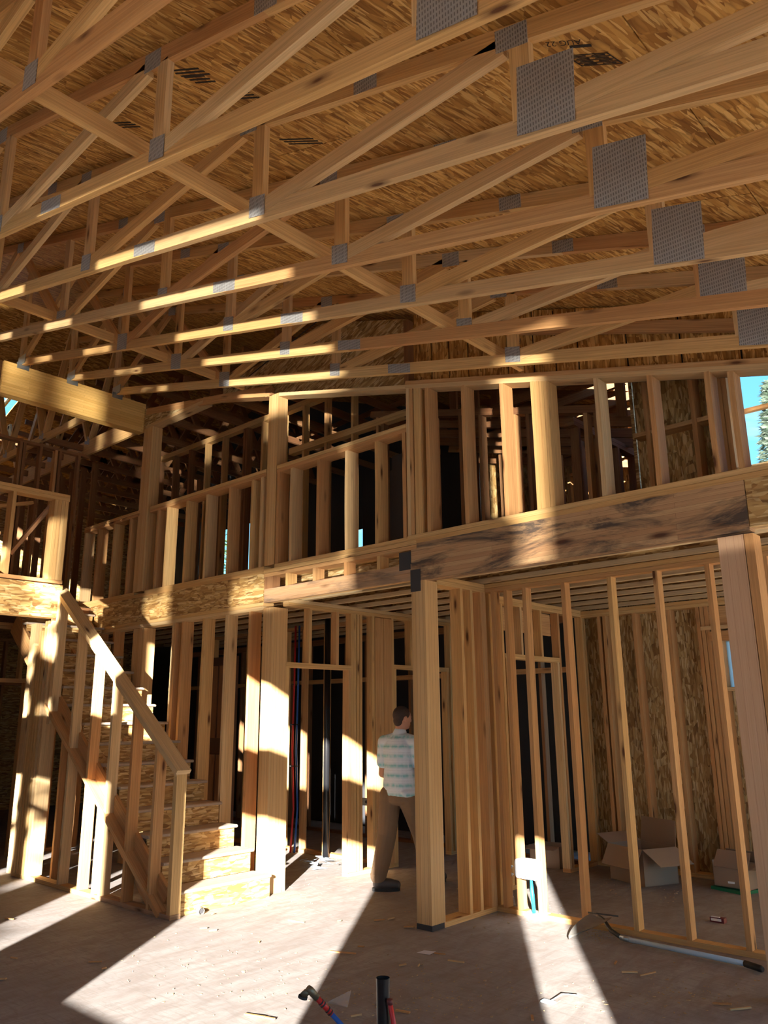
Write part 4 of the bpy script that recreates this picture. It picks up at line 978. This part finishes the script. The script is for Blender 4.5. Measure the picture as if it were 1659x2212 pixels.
fm = N.math('MULTIPLY', band, N.ramp(N.noise(N.mapping(tcz, (30, 30, 6), (2, 2, 2)), 1, 2), [(.35, (.25,) * 3), (.6, (1, 1, 1))]))
N.l(N.mix(fm, (.63, .70, .78), (.20, .50, .54)), b_.inputs['Base Color']); b_.inputs['Roughness'].default_value = .9; SHIRT = m_
PANTS = plain('brown_work_trousers', (.20, .125, .072), .9, noise=.35, nscale=9, col2=(.145, .088, .05)); BOOT = plain('dark_leather_boot', (.055, .045, .042), .55); HAIR = plain('short_dark_hair', (.035, .018, .012), .8, noise=.5, nscale=60, col2=(.07, .04, .03)); SOLE = plain('boot_sole', (.02, .02, .02), .8)
O = V((-5.43, 6.2, 0)); man = thing('person', 'man seen from behind in tie-dye striped T-shirt, brown trousers and dark boots', 'person', O)
def W(x, y, z): return V((x, y, z))
sh = .0
aL, kL, hL = W(-5.53, 5.99, .10), W(-5.545, 6.13, .47), W(-5.525, 6.17, .86)
aR, kR, hR = W(-5.36, 6.55, .10), W(-5.345, 6.42, .47), W(-5.345, 6.22, .86)
sL, eL, wL = W(-5.60, 6.17, 1.345), W(-5.66, 6.20, 1.04), W(-5.55, 6.42, .98)
sR, eR, wR = W(-5.245, 6.22, 1.345), W(-5.175, 6.27, 1.02), W(-5.25, 6.50, 1.0)
bm = Lump()
# torso
for i in range(12):
    s_ = i / 11; z = .86 + .49 * s_; wx = .15 + .012 * math.sin(s_ * 3.1); blob(bm, (-5.435 + .01 * s_, 6.195, z), (wx, .092 if s_ < .8 else .078, .05))
limb(bm, [sL, (-5.42, 6.19, 1.375), sR], [.055, .06, .055])
limb(bm, [(-5.42, 6.19, 1.36), (-5.41, 6.20, 1.50)], [.06, .052])
# head facing away to the right (direction fd)
fd = V((.30, .95, -.08)).normalized(); rt = fd.cross(V((0, 0, 1))).normalized(); upv = rt.cross(fd)
Hh = V((-5.395, 6.205, 1.575)); rotm = Matrix((rt, fd, upv)).transposed().to_4x4()
blob(bm, Hh + upv * .025, (.073, .094, .092), rotm, 18); blob(bm, Hh + fd * .025 - upv * .045, (.058, .068, .065), rotm)
blob(bm, Hh + fd * .062 - upv * .078, (.03, .026, .022), rotm)     # chin
blob(bm, Hh + fd * .098 - upv * .012, (.011, .018, .022), rotm)    # nose
blob(bm, Hh + fd * .085 - upv * .050, (.024, .010, .007), rotm); blob(bm, Hh + fd * .085 - upv * .060, (.022, .009, .007), rotm)
blob(bm, Hh + fd * .082 + upv * .022, (.05, .010, .008), rotm)     # brow
for s_ in (-1, 1):
    e = Hh + rt * (s_ * .076) - upv * .008 - fd * .002
    blob(bm, e, (.009, .020, .032), rotm); blob(bm, e + rt * s_ * .006 - fd * .006 + upv * .01, (.006, .013, .018), rotm)
    blob(bm, Hh + fd * .078 + rt * (s_ * .030) + upv * .004, (.013, .008, .008), rotm)
# arms and hands
for (s0_, e0_, w0_, sg) in ((sL, eL, wL, 1), (sR, eR, wR, -1)):
    limb(bm, [s0_, e0_, w0_], [.050, .040, .027])
    hd = (w0_ - e0_).normalized(); inw = V((sg, 0, 0)); pl = w0_ + hd * .05
    blob(bm, pl, (.022, .045, .038)); 
    for k in range(4):
        o0_ = pl + hd * .035 + V((0, 0, .028 - .018 * k)); ln = (.066, .074, .070, .056)[k]
        limb(bm, [o0_, o0_ + hd * ln * .45 + inw * .004, o0_ + hd * ln * .72 + inw * .022, o0_ + hd * ln * .74 + inw * .042], [.0092, .0088, .0082, .0072])
    th0 = pl + V((0, 0, .03)); limb(bm, [th0, th0 + inw * .025 + V((0, 0, .02)) + hd * .01, th0 + inw * .04 + V((0, 0, .022)) + hd * .035], [.012, .0105, .009])
# legs
for (h_, k_, a_) in ((hL, kL, aL), (hR, kR, aR)): limb(bm, [h_, k_, k_.lerp(a_, .4), a_], [.082, .055, .056, .038])
for a_, td in ((aL, V((.6, .8, 0))), (aR, V((.2, .97, 0)))): limb(bm, [a_ - V((0, 0, .04)), a_ + td.normalized() * .14 - V((0, 0, .06))], [.04, .03])
remeshed('body', bm, SKIN, man, .0055, 3)
# hair: cap on the skull
bm = Lump(); blob(bm, Hh + upv * .034 - fd * .008, (.078, .094, .090), rotm, 20); blob(bm, Hh - fd * .045 - upv * .02, (.058, .045, .06), rotm)
o = remeshed('hair', bm, HAIR, man, .006, 3)
# shirt
bm = Lump()
for i in range(22):
    s_ = i / 21; z = .86 + .51 * s_
    wx = .178 + .012 * math.cos(s_ * 5) + (.018 if s_ > .7 else 0); wy = .128
    if s_ > .85: wx *= 1 - (s_ - .85) * 1.9; wy *= 1 - (s_ - .85) * 1.1
    blob(bm, (-5.435 + .012 * s_, 6.195, z), (wx, wy, .045), n=16)
for (s0_, e0_) in ((sL, eL), (sR, eR)): limb(bm, [s0_.lerp(V((-5.42, 6.19, 1.37)), .35), s0_, s0_.lerp(e0_, .62)], [.072, .072, .070])
limb(bm, [sL, (-5.42, 6.19, 1.375), sR], [.07, .078, .07]); limb(bm, [(-5.42, 6.19, 1.36), (-5.415, 6.195, 1.43)], [.085, .07]); blob(bm, (-5.30, 6.2, .875), (.07, .12, .05)); blob(bm, (-5.425, 6.19, 1.405), (.12, .075, .035)); blob(bm, (-5.42, 6.19, 1.435), (.072, .066, .018))
remeshed('t_shirt', bm, SHIRT, man, .007, 5)
# trousers
bm = Lump()
for i in range(8): blob(bm, (-5.435, 6.195, .80 + .02 * i), (.162, .125, .05))
for (h_, k_, a_, q) in ((hL, kL, aL, .0), (hR, kR, aR, 0)):
    limb(bm, [h_ - V((0, 0, .02)), k_.lerp(h_, .5), k_, k_.lerp(a_, .5), a_ + V((0, 0, .03))], [.112, .104, .094, .088, .078])
    random.seed(5)
    for j in range(7): blob(bm, k_.lerp(a_, .1 + .13 * j) + V((random.uniform(-.02, .02), -.03, 0)), (.062, .05, .016), n=10)
remeshed('trousers', bm, PANTS, man, .007, 3)
for a_, td in ((aL, V((.75, .66, 0)).normalized()), (aR, V((.2, .97, 0)).normalized())):
    bm = Lump(); g = V((a_.x, a_.y, 0))
    limb(bm, [g + V((0, 0, .15)), g + V((0, 0, .07))], [.055, .055]); limb(bm, [g + V((0, 0, .062)), g + td * .10 + V((0, 0, .058)), g + td * .17 + V((0, 0, .05))], [.056, .052, .042])
    bt = remeshed('boot', bm, BOOT, man, .007, 3)
    rr = []
    side = V((-td.y, td.x, 0)); out = [(-.055, .03), (-.06, 0), (-.055, -.03), (0, -.046), (.10, -.05), (.18, -.036), (.205, 0), (.18, .036), (.10, .05), (0, .046)]
    MB().rings([[g + td * a + side * b + V((0, 0, z)) for a, b in out] for z in (.0, .028)], smooth=False).obj('boot_sole', SOLE, man)
    
# ------------------------------------------------------------------ outside
GRN = plain('conifer_needles', (.05, .12, .045), .8, noise=.6, nscale=2, col2=(.11, .19, .07)); BARK = plain('bark', (.08, .05, .035), .9)
def conifer(x, y, zb_, h, r, lab, seed, n=900, mat=GRN, ls=1):
    random.seed(seed); t = thing('conifer_tree', lab, 'tree', (x, y, zb_), 'conifers outside the building')
    MB().tube([(x, y, zb_), (x, y, zb_ + h)], [.22, .03], 8).obj('trunk', BARK, t)
    mb = MB()
    for i in range(n):
        s_ = random.random() ** .8; z = zb_ + h * (.1 + .9 * s_); a = random.uniform(0, 6.28); rr = r * (1.05 - s_) * random.uniform(.35, 1)
        c = V((x + math.cos(a) * rr, y + math.sin(a) * rr, z - rr * .25)); L = random.uniform(.06, .2) * ls
        u = V((math.cos(a), math.sin(a), random.uniform(-.5, .2))) * L; w = V((-math.sin(a), math.cos(a), random.uniform(-.4, .4))) * L * .35
        k = len(mb.v); mb.v += [c - u, c - w, c + u, c + w]; mb.f.append((k, k + 1, k + 2, k + 3)); mb.uv.append(((0, 0),) * 4); mb.sm.append(False)
    mb.obj('needles', mat, t); return t
GRC = plain('blue_grey_needles', (.20, .27, .20), .8, noise=.6, nscale=2, col2=(.33, .38, .33))
conifer(.35, -8.6, -.3, 10.5, 1.55, 'sparse unseen conifer added behind the camera to dapple the sun', 9, 420, GRC, 2.6)  # tree out of view, added to thin the sun on the stair studs
conifer(-6.2, 24, -2, 13.2, 2.2, 'tall conifer against the blue sky in the upper right window', 1, 9000, GRC)
GR2 = plain('bright_foliage', (.16, .30, .10), .8, noise=.6, nscale=2, col2=(.35, .45, .25))
conifer(-22.5, 15.5, -2, 13, 3.5, 'bright green tree seen through the upper left rear window', 2, 3000, GR2)
conifer(-30, 21, -2, 15, 3.5, 'second green tree behind the upper left rear window', 3, 2500, GR2)
st(MB().box((-60, 9.4, -.4), (30, 90, -.2), 0).obj('ground', plain('dry_ground', (.30, .27, .18), .95, noise=.5, nscale=.5), base=(0, 40, -.4)))

# ------------------------------------------------------------------ light
SKYK = 1.15
def sun(name, d, e, col, ang):
    l = bpy.data.lights.new(name, 'SUN'); l.energy = e; l.color = col; l.angle = math.radians(ang)
    o = bpy.data.objects.new(name, l); COL.objects.link(o); o.rotation_euler = V(d).to_track_quat('-Z', 'Y').to_euler(); o.location = (3, -6, 6)
sun('low_sun', (-.59, .807, -.246), 25, (1, .965, .885), .55)
sun('sun_glint_off_wet_ground', (-.597, .80, .243), 5.5, (1, .93, .80), 1.2)
w = bpy.data.worlds.new('world'); SC.world = w; w.use_nodes = True; nt = w.node_tree
bg = nt.nodes['Background']; N = NT(nt); tcw = N.n('ShaderNodeTexCoord').outputs['Generated']; sx_ = N.n('ShaderNodeSeparateXYZ'); N.l(tcw, sx_.inputs[0])
grad = N.ramp(sx_.outputs[2], [(0.0, (.55, .78, .92)), (.18, (.22, .62, .95)), (.6, (.07, .32, .78)), (1, (.04, .20, .6))])
cl = N.noise(N.mapping(tcw, (2, 2, 7)), 1.6, 5, .6, .4)
N.l(N.mix(N.ramp(cl, [(.52, (0, 0, 0)), (.75, (.7,) * 3)]), grad, (.85, .93, 1.0)), bg.inputs[0]); bg.inputs[1].default_value = SKYK
vs = SC.view_settings; vs.view_transform = 'Standard'; vs.look = 'None'; vs.gamma = 1; vs.use_curve_mapping = False; vs.exposure = .70
SC.cycles.use_denoising = True; SC.cycles.max_bounces = 6; SC.cycles.diffuse_bounces = 5; SC.cycles.glossy_bounces = 2; SC.cycles.transmission_bounces = 3; SC.cycles.transparent_max_bounces = 4; SC.cycles.use_adaptive_sampling = True; SC.cycles.adaptive_threshold = .13; SC.cycles.sample_clamp_indirect = 8
SC.cycles.caustics_reflective = False; SC.cycles.caustics_refractive = False
